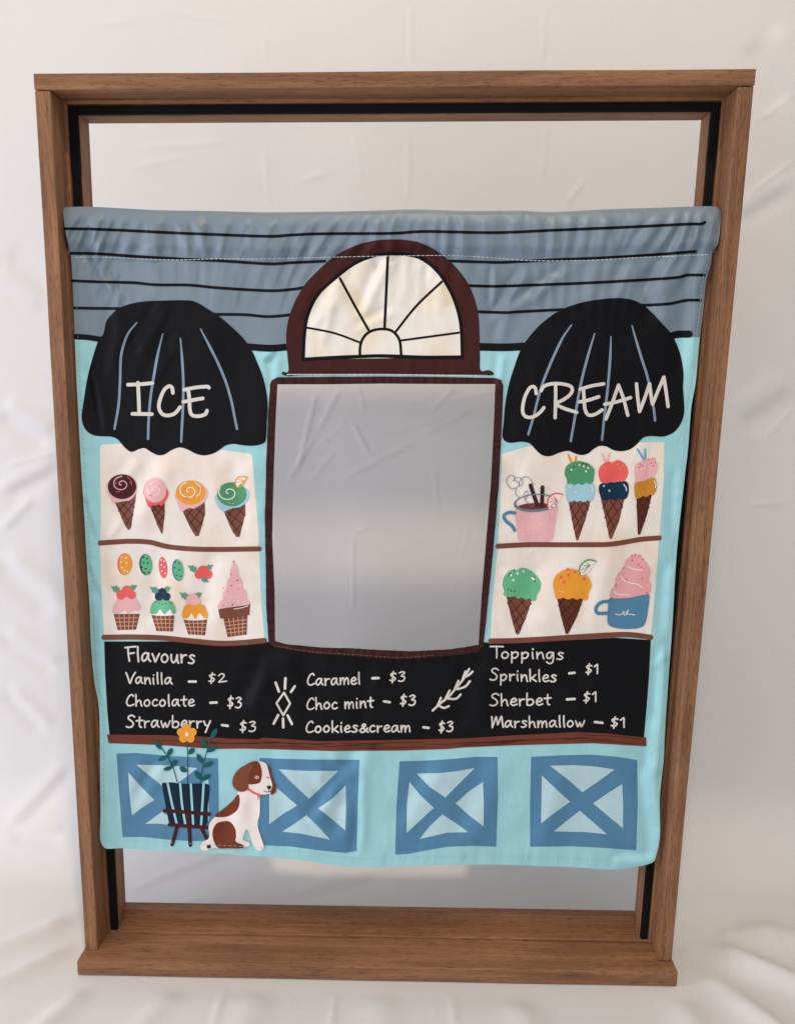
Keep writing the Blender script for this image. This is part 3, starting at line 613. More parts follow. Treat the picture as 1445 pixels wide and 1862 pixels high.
def slice_(z, arc, hub, rind, parent, spokes, wd=2.6, nr=6):
    a = z(*arc); h = z(hub)[0]
    shape('fruit_slice', [lin(catmull(a, False, 3), True, 3)], MILK, 6, parent)
    lines('rind', [a[:nr]], wd, rind, 7, parent)
    lines('segment_line', [[h, q] for q in z(*spokes)], 1.1, rind, 7, parent, smooth=False)
slice_(ZC, ((1248, 305), (1215, 298), (1185, 305), (1168, 325), (1166, 355), (1180, 375)), (1225, 335), ORANGE, c4, ((1185, 315), (1178, 338), (1190, 362), (1210, 310)), 2.4)
lines('slice_edge', [ZC((1180, 375), (1215, 362), (1232, 335), (1246, 306))], 1.3, ORANGE, 7, c4)

# lower left shelf: sprinkled macarons, berries, baskets
for cx, cy, rx, ry, rot, c, edge, dot, dots in ((380, 920, 52, 78, .03, ORANGE, CORAL, MILK, ((360, 870), (390, 875), (355, 905), (395, 910), (362, 945), (380, 965), (400, 975))), (530, 924, 46, 76, -.1, MINT, TEAL, POT, ((515, 873), (540, 880), (515, 910), (545, 912), (503, 942), (530, 952), (553, 980), (520, 982))), (652, 945, 30, 76, -.12, CORAL, CORAL, MILK, ((640, 890), (660, 900), (640, 925), (660, 940), (645, 970), (668, 985))), (757, 963, 41, 78, -.12, MINT, BLUE, TEAL, ((740, 905), (765, 915), (735, 945), (768, 960), (750, 1000), (780, 1005)))):
    o = shape('sprinkled_treat', [zell(ZC, cx, cy, rx, ry, rot)], edge, 3)
    if edge is not c: shape('filling', [zell(ZC, cx+6, cy, rx-7, ry-3, rot)], c, 4, o)
    shape('sprinkle', [zell(ZC, a, b, 6, 6) for a, b in dots], dot, 5, o, grid=0)
def leaf(z, a, b, wd, mat, layer, parent, name='leaf'):
    """a spiky holly-like leaf from stem a to tip b"""
    a, b = np.array(z(a)[0]), np.array(z(b)[0]); d = b-a; n = np.array([-d[1], d[0]])/np.linalg.norm(d)*wd
    q = [a, a+d*.2+n*.9, a+d*.35+n*.55, a+d*.5+n*.95, a+d*.66+n*.4, b, a+d*.66-n*.4, a+d*.5-n*.95, a+d*.35-n*.55, a+d*.2-n*.9]
    return shape(name, [flat([tuple(x) for x in q])], mat, layer, parent, grid=0)
br = shape('berry_print', [zell(ZC, 908, 992, 33, 33), zell(ZC, 935, 965, 38, 35), zell(ZC, 968, 992, 34, 33), zell(ZC, 938, 985, 30, 25)], CORAL, 4, grid=0)
leaf(ZC, (890, 968), (825, 928), 7, LEAF, 3, br); leaf(ZC, (955, 955), (1010, 925), 6, LEAF, 3, br); leaf(ZC, (925, 1018), (978, 1048), 5.5, LEAF, 5, br)
def basket(tl, tr, br_, bl, frost, fcol, berries, bcol, leaves, white=None, label=None, dots=()):
    b = shape('basket_print', [lin(ZC(tl, tr, br_, bl), True, 4)], WAFER, 3, label=label)
    lattice((tl, tr, br_, bl), 5, 4, 1.5, fab(214, 160, 128), 4, b, ZC)
    if white: shape('cream', [blob(ZC(*white), 3)], MILK, 4, b)
    shape('frosting', [blob(ZC(*frost), 3)], fcol, 5, b)
    for l0, l1, wd in leaves: leaf(ZC, l0, l1, wd, LEAF, 5, b)
    if berries: shape('berry', [zell(ZC, x, y, r, r) for x, y, r in berries], bcol, 6, b, grid=0)
    if dots: shape('sprinkle', [zell(ZC, x, y, 4, 4) for x, y in dots], CHOC, 7, b, grid=0)
    return b
basket((302, 1275), (487, 1272), (460, 1385), (330, 1388), ((294, 1262), (300, 1220), (325, 1175), (345, 1150), (440, 1150), (468, 1180), (494, 1232), (478, 1250), (445, 1248), (400, 1268), (385, 1240), (350, 1262), (318, 1268)), PINK, ((355, 1138, 34), (395, 1108, 36), (430, 1138, 30), (395, 1130, 25)), CORAL, (((345, 1112), (280, 1076), 7), ((415, 1098), (470, 1068), 6)), label='basket sundae in pink with red berries')
basket((570, 1282), (732, 1285), (722, 1398), (605, 1395), ((560, 1262), (570, 1210), (600, 1178), (700, 1178), (732, 1212), (742, 1262), (722, 1272), (700, 1242), (660, 1275), (632, 1240), (608, 1270), (578, 1274)), MINT, ((624, 1150, 30), (647, 1118, 29), (675, 1150, 29), (648, 1140, 20)), NAVY, (((620, 1122), (556, 1080), 7), ((662, 1102), (708, 1088), 6)), white=((585, 1282), (590, 1240), (650, 1235), (710, 1240), (720, 1282)), label='basket sundae in mint with dark berries', dots=((600, 1188), (625, 1195), (650, 1205), (672, 1198), (695, 1190), (710, 1200)))
basket((798, 1315), (965, 1312), (950, 1425), (830, 1418), ((786, 1288), (795, 1240), (820, 1208), (930, 1208), (958, 1245), (968, 1298), (942, 1300), (910, 1268), (880, 1308), (855, 1268), (830, 1300), (800, 1304)), ORANGE, (), PINK, (((830, 1162), (767, 1120), 7), ((882, 1148), (930, 1124), 6)), white=((806, 1314), (815, 1260), (880, 1255), (950, 1262), (956, 1312)), label='basket sundae in orange with a pink top')
o = shape('frosting_print', [blob(ZC((815, 1205), (820, 1160), (840, 1132), (870, 1128), (900, 1150), (920, 1192), (900, 1206), (870, 1214), (840, 1200)), 3)], PINK, 6)
big = shape('tall_cup_print', [lin(ZC((1043, 1240), (1270, 1205), (1264, 1282), (1250, 1284), (1245, 1420), (1110, 1438), (1080, 1305), (1056, 1307)), True, 4)], WAFER, 3)
lattice(((1084, 1306), (1250, 1288), (1244, 1418), (1112, 1435)), 5, 5, 1.5, fab(214, 160, 128), 4, big, ZC)
lines('highlight', [ZC((1155, 1238), (1200, 1232), (1255, 1216))], 1.4, MILK, 4, big)
shape('frosting', [blob(ZC((1044, 1232), (1052, 1195), (1078, 1165), (1076, 1125), (1102, 1090), (1104, 1045), (1126, 1010), (1130, 965), (1143, 915), (1155, 895), (1166, 920), (1184, 965), (1190, 1010), (1212, 1040), (1216, 1090), (1242, 1115), (1244, 1160), (1264, 1190), (1264, 1205), (1160, 1222)), 3)], PINK, 4, big)
lines('swirl', [ZC((1130, 975), (1150, 990), (1182, 985)), ZC((1106, 1050), (1145, 1072), (1205, 1062)), ZC((1080, 1130), (1140, 1155), (1238, 1135))], 1.2, fab(248, 206, 206), 5, big)
for pts, mat in ((((1152, 902), (1180, 1035), (1137, 1072), (1145, 1208)), POT), (((1135, 993), (1080, 1088), (1185, 1097), (1078, 1212), (1112, 1115)), CORAL), (((1120, 1180), (1160, 1178), (1190, 1185), (1220, 1190), (1100, 1200), (1175, 1150)), MILK)):
    shape('sprinkle', [zell(ZC, a, b, 5, 5) for a, b in pts], mat, 5, big, grid=0)

# right shelf: mug of cocoa, double cones
mug = shape('mug_print', [blob(ZD((214, 520), (300, 500), (420, 495), (505, 495), (498, 560), (488, 640), (474, 722), (440, 740), (340, 743), (250, 738), (232, 712), (222, 620)), 3)], PINK, 3, label='pink spotted mug of cocoa with a blue handle')
shape('liquid', [blob(ZD((235, 498), (280, 480), (350, 474), (430, 478), (455, 500), (420, 518), (355, 527), (280, 518)), 3)], RUST, 4, mug)
lines('handle', [ZD((212, 543), (172, 538), (136, 560), (150, 598), (192, 632), (210, 662))], 6, BLUE, 4, mug)
for s in (((320, 352), (340, 415), (367, 490)), ((402, 364), (400, 425), (398, 492))): lines('straw', [ZD(*s)], 7.4, CHOC, 5, mug)
slice_(ZD, ((540, 412), (490, 408), (452, 428), (437, 465), (440, 512), (480, 505), (510, 470)), (505, 455), CORAL, mug, ((460, 440), (452, 468), (458, 495), (480, 425)), 2.4, 5)
shape('rim', [zell(ZD, 355, 473, 152, 62, -.06)], fab(98, 128, 152), 6, mug, holes=[zell(ZD, 355, 468, 136, 50, -.06)], grid=0)
lines('steam_line', [ZD((243, 435), (215, 405), (222, 370), (190, 375), (162, 345), (155, 308), (180, 285), (208, 292), (200, 322)), ZD((215, 372), (240, 345), (208, 310), (225, 298), (255, 305), (266, 332), (250, 358), (240, 332), (268, 297), (308, 300), (340, 345)), ZD((283, 450), (276, 410), (295, 390), (300, 420), (283, 452), (310, 480), (330, 496), (343, 470))], 1.2, fab(110, 124, 136), 7, mug)
shape('dot', [zell(ZD, a, b, 6, 6) for a, b in ((240, 560), (270, 602), (335, 570), (440, 580), (470, 545), (265, 690), (430, 690), (340, 645), (385, 622), (300, 660), (390, 710), (460, 640))], fab(250, 214, 200), 4, mug, grid=0)
XC = lambda x0, x1, y0, yb: [((x0+12, y0+70), (x0+62, y0+5)), ((x0+25, y0+130), (x0+130, y0+4)), ((x0+40, y0+190), (x1-15, y0+50)), ((x0+10, y0+4), (x1-55, yb-90)), ((x0+70, y0), (x1-30, y0+110)), ((x0+8, y0+50), (x0+85, yb-45))]
d1 = cone(((580, 468), (610, 462), (690, 466), (736, 460), (700, 580), (650, 728), (642, 735), (634, 728), (610, 620)), [((590, 520), (625, 466)), ((605, 590), (690, 466)), ((618, 650), (725, 490)), ((630, 705), (695, 590)), ((590, 475), (670, 660)), ((640, 468), (700, 575)), ((690, 466), (720, 520))], ZD,
     [('stick', flat(ZD((572, 138), (586, 134), (618, 205), (600, 215))), ORANGE, 3), ('stick', flat(ZD((626, 150), (640, 148), (642, 212), (620, 212))), ORANGE, 3), ('scoop', blob(ZD((560, 370), (572, 340), (650, 335), (745, 335), (766, 390), (755, 440), (735, 463), (712, 455), (690, 470), (665, 458), (640, 466), (618, 455), (600, 466), (570, 452)), 3), LBLUE, 4), ('scoop', blob(ZD((555, 272), (565, 222), (610, 192), (660, 185), (720, 202), (760, 245), (756, 290), (752, 325), (728, 342), (700, 334), (675, 350), (650, 338), (620, 350), (600, 338), (575, 340), (568, 305)), 3), GREEN, 5)], [(((600, 245), (655, 210), (685, 220), (715, 232), (700, 255)), 1.8, MILK), (((620, 222), (680, 200), (705, 205), (590, 255)), 1.3, POT), (((590, 365), (630, 400)), 1.5, MILK)], label='double cone of green over pale blue')
lines('highlight', [ZD((740, 352), (748, 372), (742, 395))], 1.6, MILK, 6, d1)
d2 = cone(((805, 458), (840, 450), (920, 452), (970, 448), (930, 600), (882, 718), (872, 725), (864, 715), (840, 600)), [((815, 510), (850, 455)), ((830, 575), (915, 452)), ((845, 635), (955, 480)), ((858, 690), (925, 585)), ((815, 465), (900, 650)), ((870, 452), (935, 570)), ((925, 452), (955, 505))], ZD,
     [('stick', flat(ZD((806, 132), (822, 128), (848, 190), (832, 200))), PINK, 3), ('stick', flat(ZD((856, 130), (870, 130), (862, 195), (848, 192))), PINK, 3), ('scoop', blob(ZD((790, 382), (805, 340), (900, 328), (980, 325), (998, 380), (985, 435), (955, 452), (930, 445), (900, 456), (870, 446), (845, 457), (812, 450), (800, 420)), 3), NAVY, 4), ('scoop', blob(ZD((788, 272), (800, 222), (850, 188), (885, 192), (920, 176), (972, 204), (993, 258), (975, 310), (950, 326), (920, 318), (900, 334), (870, 325), (845, 338), (805, 325)), 3), CORAL, 5)], [(((835, 235), (880, 200), (920, 205), (935, 240), (955, 215)), 1.7, ORANGE), (((825, 355), (862, 388)), 2.0, LBLUE)], label='double cone of coral over navy')
lines('highlight', [ZD((962, 345), (978, 368), (980, 388))], 1.6, MILK, 6, d2)
d3 = cone(((1050, 445), (1100, 432), (1160, 420), (1122, 560), (1078, 688), (1068, 696), (1060, 688), (1055, 580)), [((1052, 490), (1100, 435)), ((1055, 550), (1145, 430)), ((1058, 610), (1140, 500)), ((1062, 660), (1110, 595)), ((1060, 445), (1125, 545)), ((1052, 500), (1100, 610)), ((1115, 432), (1145, 475))], ZD,
     [('stick', flat(ZD((1048, 98), (1062, 95), (1112, 172), (1096, 178))), fab(110, 176, 204), 3), ('stick', flat(ZD((1102, 98), (1118, 98), (1120, 170), (1104, 168))), fab(110, 176, 204), 3), ('scoop', blob(ZD((1036, 382), (1042, 335), (1100, 322), (1170, 298), (1192, 342), (1185, 390), (1165, 420), (1145, 415), (1120, 432), (1095, 425), (1070, 440), (1044, 436)), 3), MUSTARD, 4), ('scoop', blob(ZD((1035, 255), (1046, 207), (1090, 182), (1150, 165), (1195, 202), (1190, 255), (1165, 292), (1140, 295), (1110, 318), (1085, 318), (1045, 330), (1042, 295)), 3), PINK, 5)], [(((1075, 205), (1070, 225), (1090, 215), (1135, 175), (1160, 165), (1180, 190), (1165, 215), (1150, 195), (1175, 170)), 1.5, CORAL), (((1095, 372), (1068, 345)), 1.6, CORAL)], wcol=fab(96, 48, 36), label='slim double cone of pink over mustard')
lines('highlight', [ZD((1172, 320), (1184, 345), (1180, 365))], 1.8, MILK, 6, d3)
e1 = cone(((150, 1122), (220, 1125), (332, 1142), (290, 1260), (242, 1376), (230, 1384), (218, 1376), (188, 1270)), [((165, 1175), (205, 1125)), ((182, 1240), (285, 1136)), ((200, 1310), (325, 1165)), ((218, 1365), (285, 1270)), ((165, 1125), (275, 1290)), ((160, 1160), (250, 1350)), ((235, 1130), (305, 1215))], ZD,
     [('scoop', blob(ZD((125, 1040), (135, 990), (170, 945), (210, 932), (225, 940), (250, 922), (300, 930), (350, 965), (388, 1020), (385, 1070), (362, 1110), (356, 1145), (330, 1148), (310, 1132), (285, 1142), (260, 1126), (235, 1135), (210, 1118), (180, 1124), (150, 1116), (132, 1105), (138, 1080)), 3), MINT, 5)], [(((185, 972), (230, 960), (270, 945), (200, 1005), (330, 992), (340, 998)), 2.2, MILK), (((170, 972), (180, 960), (205, 938), (350, 1012), (345, 985), (165, 1070), (185, 1080), (208, 1082)), 1.2, POT)], label='single cone of mint with white sprinkles')
e2 = cone(((500, 1132), (600, 1138), (686, 1142), (640, 1260), (582, 1374), (572, 1382), (562, 1376), (530, 1260)), [((512, 1185), (550, 1138)), ((528, 1250), (630, 1142)), ((545, 1315), (670, 1175)), ((560, 1370), (625, 1280)), ((510, 1140), (620, 1290)), ((512, 1180), (595, 1345)), ((580, 1142), (655, 1220))], ZD,
     [('scoop', blob(ZD((473, 1035), (490, 980), (540, 940), (600, 928), (660, 945), (715, 985), (740, 1040), (722, 1090), (712, 1140), (690, 1146), (665, 1132), (640, 1142), (610, 1130), (580, 1140), (545, 1128), (520, 1136), (494, 1130), (486, 1095)), 3), ORANGE, 5)], [(((530, 985), (580, 970), (625, 950), (550, 1018), (575, 932), (688, 998)), 2.6, CORAL), (((515, 1080), (530, 1086), (550, 1088)), .9, MILK)], wcol=fab(100, 52, 38), label='single cone of orange with a lime slice')
slice_(ZD, ((770, 876), (720, 866), (677, 890), (656, 930), (662, 972), (705, 960), (745, 915)), (730, 905), GREEN, e2, ((680, 905), (668, 935), (680, 955), (705, 885)), 2.4, 5)
mug2 = shape('mug_print', [blob(ZD((865, 1132), (930, 1132), (1000, 1130), (1080, 1112), (1138, 1104), (1130, 1220), (1108, 1310), (1065, 1338), (1000, 1344), (940, 1342), (872, 1326), (850, 1292), (854, 1200)), 3)], BLUE, 4, label='blue mug heaped with pink cream')
lines('handle', [ZD((862, 1152), (805, 1162), (772, 1198), (782, 1234), (852, 1236))], 6.4, BLUE, 3, mug2)
shape('whipped_cream', [blob(ZD((868, 1115), (880, 1070), (905, 1040), (905, 1000), (925, 960), (960, 920), (978, 872), (1012, 840), (1060, 830), (1095, 858), (1140, 918), (1146, 960), (1135, 1000), (1152, 1040), (1142, 1096), (1080, 1110), (1000, 1128), (900, 1132)), 3)], fab(236, 170, 172), 5, mug2)
lines('swirl', [ZD((943, 980), (965, 1008), (1010, 1026), (1060, 1035), (1092, 1062)), ZD((895, 1082), (925, 1104), (1000, 1108)), ZD((985, 908), (1030, 930), (1088, 936))], 1.8, MILK, 6, mug2)
shape('sprinkle', [zell(ZD, a, b, 6, 6) for a, b in ((960, 922), (1018, 835), (1040, 832), (1072, 838), (1092, 862), (1082, 916), (1022, 870), (1062, 898), (1090, 995), (905, 1045), (910, 1035), (1120, 1092), (982, 1002))], CORAL, 7, mug2, grid=0)
lines('squiggle', [ZD((905, 1240), (940, 1246), (965, 1222), (962, 1246), (985, 1240), (992, 1212), (978, 1236), (1005, 1242), (1040, 1245), (1030, 1250))], 1.7, INK, 6, mug2)

# --- blackboard with the menu, wooden counter
bb = shape('blackboard_print', [lin(ZE((38, 62), (450, 62), (1150, 66), (1445, 60)) + PX((700, 1166), (886, 1168)) + ZG((190, 78), (700, 55), (1050, 36), (1302, 52), (1290, 300), (1275, 500), (1255, 724), (1000, 702), (800, 692), (400, 712), (0, 737)) + ZF((1000, 705), (700, 712), (350, 717), (0, 692)) + ZE((1100, 742), (900, 737), (700, 722), (400, 712), (75, 707), (60, 550), (45, 300)), True)], BLACK, 2, label='black menu board listing flavours and toppings')
cn_t = ZE((56, 706), (400, 708), (700, 718), (900, 733), (1100, 738)) + ZF((0, 690), (350, 713), (700, 708), (1000, 702)) + ZG((0, 733), (400, 708), (800, 688), (1000, 698), (1270, 726))
cn_b = ZG((1272, 786), (900, 765), (400, 778), (0, 795)) + ZF((1200, 765), (900, 775), (450, 778), (0, 765)) + ZE((1000, 802), (800, 805), (400, 776), (70, 765))
ct = shape('counter_print', [lin(cn_t + cn_b, True)], fab(116, 62, 46), 3, label='brown timber counter under the menu board')
tu, tv = np.array(cn_t).T; bu, bv = np.array(cn_b[::-1]).T
gs = []
for k in range(26):
    u = 205 + RNG.rand()*880; l = 40 + RNG.rand()*130; f = .18 + .68*RNG.rand()
    gs.append([(x, (1-f)*np.interp(x, tu, tv) + f*np.interp(x, bu, bv) + .7*math.sin(x*.07+k)) for x in np.linspace(u, min(u+l, 1165), 7)])
lines('grain_line', gs, 1.1, fab(66, 34, 28), 4, ct, taper=(.4, .4))

GL = {  # single-line handwriting, cap height 1
 'F': (.55, [[(.12, .95), (.13, .5), (.2, 0)], [(-.06, .9), (.2, .95), (.58, 1.0)], [(.13, .5), (.48, .57)]]),
 'V': (.58, [[(0, .95), (.14, .5), (.28, .02), (.44, .55), (.66, 1.0)]]),
 'C': (.55, [[(.5, .82), (.42, .97), (.24, .88), (.08, .55), (.04, .25), (.14, .04), (.32, .02), (.54, .14)]]),
 'S': (.56, [[(.52, .86), (.36, 1), (.14, .9), (.12, .7), (.32, .52), (.44, .3), (.34, .06), (.14, 0), (-.02, .06)]]),
 'T': (.46, [[(-.1, .96), (.25, .98), (.66, .97)], [(.26, .97), (.28, .5), (.27, 0)]]),
 'M': (.82, [[(.02, .95), (.05, .45), (.06, 0)], [(.06, 0), (.2, .5), (.32, .95), (.42, .25)], [(.42, .25), (.54, .6), (.68, .98), (.74, .4), (.8, .02)]]),
 'a': (.56, [[(.42, .5), (.26, .58), (.08, .42), (.04, .16), (.14, .02), (.3, .16), (.42, .5)], [(.43, .55), (.42, .2), (.54, .02)]]),
 'b': (.52, [[(.06, 1.0), (.05, .5), (.06, .04)], [(.06, .36), (.26, .52), (.44, .38), (.4, .1), (.2, 0), (.06, .06)]]),
 'c': (.42, [[(.36, .48), (.24, .56), (.06, .38), (.05, .12), (.2, 0), (.4, .1)]]),
 'e': (.46, [[(.06, .26), (.26, .3), (.4, .42), (.28, .58), (.1, .44), (.05, .16), (.2, 0), (.44, .1)]]),
 'g': (.56, [[(.42, .5), (.24, .58), (.06, .38), (.08, .12), (.24, .08), (.42, .5)], [(.44, .56), (.44, .1), (.38, -.28), (.2, -.38), (.04, -.24)]]),
 'h': (.52, [[(.05, 1.0), (.06, .5), (.07, 0)], [(.07, .25), (.24, .5), (.38, .42), (.4, .2), (.46, 0)]]),
 'i': (.22, [[(.08, .54), (.08, .25), (.12, 0)], [(.1, .78), (.11, .82)]]),
 'k': (.5, [[(.05, 1.0), (.06, .5), (.07, 0)], [(.42, .56), (.22, .32), (.08, .24)], [(.12, .27), (.3, .14), (.46, 0)]]),
 'l': (.22, [[(.08, 1.0), (.08, .5), (.12, 0)]]),
 'm': (.72, [[(.05, .55), (.06, 0)], [(.06, .2), (.2, .52), (.32, .46), (.33, 0)], [(.33, .2), (.48, .52), (.6, .46), (.64, 0)]]),
 'n': (.5, [[(.05, .55), (.06, .25), (.07, 0)], [(.07, .22), (.24, .52), (.38, .44), (.4, .2), (.45, 0)]]),
 'o': (.5, [[(.28, .56), (.1, .46), (.04, .2), (.16, .01), (.34, .08), (.42, .34), (.28, .56), (.2, .54)]]),
 'p': (.52, [[(.05, .52), (.06, 0), (.05, -.36)], [(.06, .34), (.24, .54), (.42, .42), (.36, .14), (.2, .02), (.06, .1)]]),
 'r': (.4, [[(.05, .55), (.07, .25), (.08, 0)], [(.08, .28), (.2, .5), (.36, .52)]]),
 's': (.44, [[(.38, .5), (.22, .58), (.1, .46), (.24, .3), (.36, .16), (.22, 0), (.02, .04)]]),
 't': (.42, [[(.22, .86), (.2, .45), (.22, .08), (.34, .02)], [(.0, .54), (.42, .58)]]),
 'u': (.52, [[(.05, .55), (.06, .2), (.16, .02), (.3, .12), (.4, .5)], [(.41, .55), (.41, .2), (.48, 0)]]),
 'v': (.46, [[(.02, .55), (.12, .3), (.2, .02), (.32, .32), (.44, .58)]]),
 'w': (.66, [[(.03, .55), (.1, .2), (.18, .02), (.3, .4), (.4, .03), (.52, .25), (.62, .56)]]),
 'y': (.5, [[(.04, .55), (.12, .26), (.26, .16)], [(.46, .58), (.3, .1), (.14, -.38)]]),
 '&': (.62, [[(.6, .02), (.3, .34), (.2, .6), (.34, .72), (.42, .58), (.2, .36), (.04, .16), (.18, 0), (.4, .12), (.56, .36)]]),
 '$': (.52, [[(.42, .78), (.24, .86), (.08, .72), (.22, .52), (.38, .36), (.26, .14), (.04, .2)], [(.26, 1.02), (.2, .5), (.18, -.06)]]),
 '1': (.3, [[(.0, .7), (.14, .86), (.2, .9), (.2, .45), (.2, 0)]]),
 '2': (.52, [[(.04, .68), (.2, .88), (.38, .78), (.32, .48), (.06, .06), (.3, .08), (.54, .1)]]),
 '3': (.46, [[(.06, .82), (.26, .92), (.4, .78), (.18, .52), (.4, .42), (.36, .12), (.16, 0), (.0, .08)]]),
 ' ': (.34, []),
}
def word(txt, x0, y0, x1, y1, cap, wd, layer=4, parent=bb, name='lettering'):
    tot = sum(GL[c][0] for c in txt) + .07*(len(txt)-1); sx = (x1-x0)/tot; dy = (y1-y0)/(x1-x0)
    fs = []; x = 0
    for c in txt:
        adv, st = GL[c]; j = random.uniform(-.02, .02)
        for s in st:
            pts = [(x0 + (x+a)*sx, y0 + (x+a)*sx*dy - (b+j)*cap) for a, b in s]
            fs += stroke(pts, wd*random.uniform(.92, 1.08))
        x += adv + .07
    shape(name, fs, INK, layer, parent, grid=0)
W1 = 2.9
word('Flavours', 230, 1201.5, 356, 1206, 27, 3.4)
word('Vanilla', 230, 1242.5, 314, 1244, 20.5, W1); word('Chocolate', 230, 1283.5, 354.5, 1283.5, 21, W1); word('Strawberry', 231, 1322, 384, 1323, 22, W1)
word('$2', 379, 1242, 412, 1240, 18, 2.5); word('$3', 414, 1286.5, 440, 1286.5, 21, 2.9); word('$3', 436, 1330, 466, 1329.5, 20, 2.7)
word('Caramel', 558.5, 1246, 656, 1243.5, 21.5, W1); word('Choc mint', 557.5, 1290, 679, 1286, 21.5, W1); word('Cookies&cream', 556, 1331.5, 747, 1330.5, 21, W1)
word('$3', 708, 1240, 737, 1238.5, 19, 2.7); word('$3', 727, 1283, 756, 1282, 20, 2.8); word('$3', 797, 1331, 824, 1330, 20, 2.8)
word('Toppings', 894, 1196, 1025, 1198.5, 21.5, W1); word('Sprinkles', 891, 1236.5, 1012, 1239.5, 21.5, W1); word('Sherbet', 891, 1283, 1001, 1281.5, 22, W1); word('Marshmallow', 893, 1322.5, 1063, 1321, 20.5, W1)
word('$1', 1063.5, 1226, 1088, 1224.5, 18.5, 2.7); word('$1', 1059.5, 1277, 1085, 1275, 19, 2.7); word('$1', 1109.5, 1323, 1136.5, 1322, 19, 3.0)
for a, b, c, d in ((344, 1239, 356.5, 1239), (383, 1277.5, 394.5, 1277), (404, 1318, 414.5, 1319.5), (677, 1233, 688.5, 1232.5), (698, 1275, 708.5, 1276.5), (769.5, 1322, 779, 1323.2), (1034, 1224, 1044, 1223), (1030, 1271.3, 1044, 1270.5), (1080.5, 1312.5, 1094.5, 1314)):
    lines('dash', [[(a, b), ((a+c)/2, (b+d)/2), (c, d)]], 4.6, INK, 4, bb)
lines('diamond_mark', [ZE((1280, 415), (1322, 490), (1275, 572), (1228, 488), (1280, 415))], 3.6, INK, 4, bb, smooth=False)
lines('ray_mark', [ZE(*s) for s in (((1222, 345), (1245, 408)), ((1290, 315), (1286, 388)), ((1355, 370), (1328, 410)), ((1240, 570), (1208, 630)), ((1273, 595), (1275, 655)), ((1305, 572), (1335, 632)))], 4.6, INK, 4, bb, smooth=False)
lines('sprig_mark', [ZF(*s) for s in (((1106, 512), (1160, 462), (1212, 420), (1262, 362), (1308, 305), (1346, 238)), ((1145, 478), (1180, 494), (1214, 482)), ((1138, 478), (1150, 455), (1160, 428)), ((1185, 445), (1200, 415), (1218, 380)), ((1212, 434), (1260, 434), (1290, 406)), ((1252, 370), (1264, 342), (1276, 316)), ((1268, 372), (1320, 354), (1350, 320)), ((1302, 312), (1310, 285), (1322, 255)), ((1316, 292), (1345, 278), (1368, 256)))], 4.0, INK, 4, bb)

# --- four crates along the bottom
def crate(outer, panes, z, label):
    o = shape('crate_print', [lin(z(*outer), True)], BLUE, 1, label=label)
    for p in panes: shape('crate_gap', [lin(z(*p), True)], PALE, 2, o)
crate(((97, 212), (200, 208), (400, 225), (652, 238), (656, 450), (656, 690), (500, 690), (350, 680), (250, 668), (130, 668), (112, 430)), (((162, 315), (240, 400), (305, 465), (240, 505), (182, 550), (168, 430)), ((205, 272), (380, 275), (540, 290), (470, 345), (375, 410), (300, 350)), ((255, 595), (345, 530), (420, 575), (400, 602), (320, 594)), ((600, 345), (602, 580), (540, 530), (470, 450))), ZL, 'blue crate panel behind the plant pot')
crate(((880, 235), (1000, 240), (1200, 245), (1425, 245), (1415, 500), (1410, 745), (1350, 755), (1200, 740), (1050, 720), (870, 712), (875, 480)), (((985, 297), (1150, 306), (1310, 305), (1240, 375), (1150, 458), (1060, 375)), ((932, 365), (1010, 430), (1085, 495), (1010, 540), (932, 597)), ((1350, 385), (1352, 510), (1348, 632), (1275, 570), (1200, 510), (1280, 455)), ((1135, 548), (1200, 610), (1265, 682), (1100, 648), (1002, 638), (1070, 595))), ZL, 'blue crate panel beside the dog')
crate(((215, 135), (330, 132), (450, 125), (560, 115), (658, 115), (660, 300), (652, 522), (550, 518), (430, 522), (330, 540), (250, 555), (195, 558), (200, 350)), (((292, 190), (400, 188), (480, 178), (556, 165), (490, 230), (422, 299), (350, 250)), ((260, 228), (310, 290), (370, 345), (300, 410), (247, 460), (248, 330)), ((592, 228), (596, 330), (595, 430), (530, 380), (468, 325), (530, 270)), ((408, 375), (470, 415), (525, 456), (430, 458), (305, 487), (350, 430))), ZR, 'blue crate panel third from the left')
crate(((810, 115), (950, 108), (1080, 105), (1200, 115), (1290, 130), (1292, 330), (1285, 538), (1150, 528), (1000, 520), (805, 522), (805, 300)), (((895, 155), (1000, 152), (1100, 158), (1187, 172), (1115, 225), (1042, 275), (970, 212)), ((858, 198), (920, 258), (986, 318), (920, 365), (855, 416)), ((1222, 238), (1226, 340), (1225, 438), (1155, 380), (1090, 325), (1155, 280)), ((1030, 358), (1090, 410), (1152, 465), (1050, 455), (913, 452), (970, 405))), ZR, 'blue crate panel at the right end')

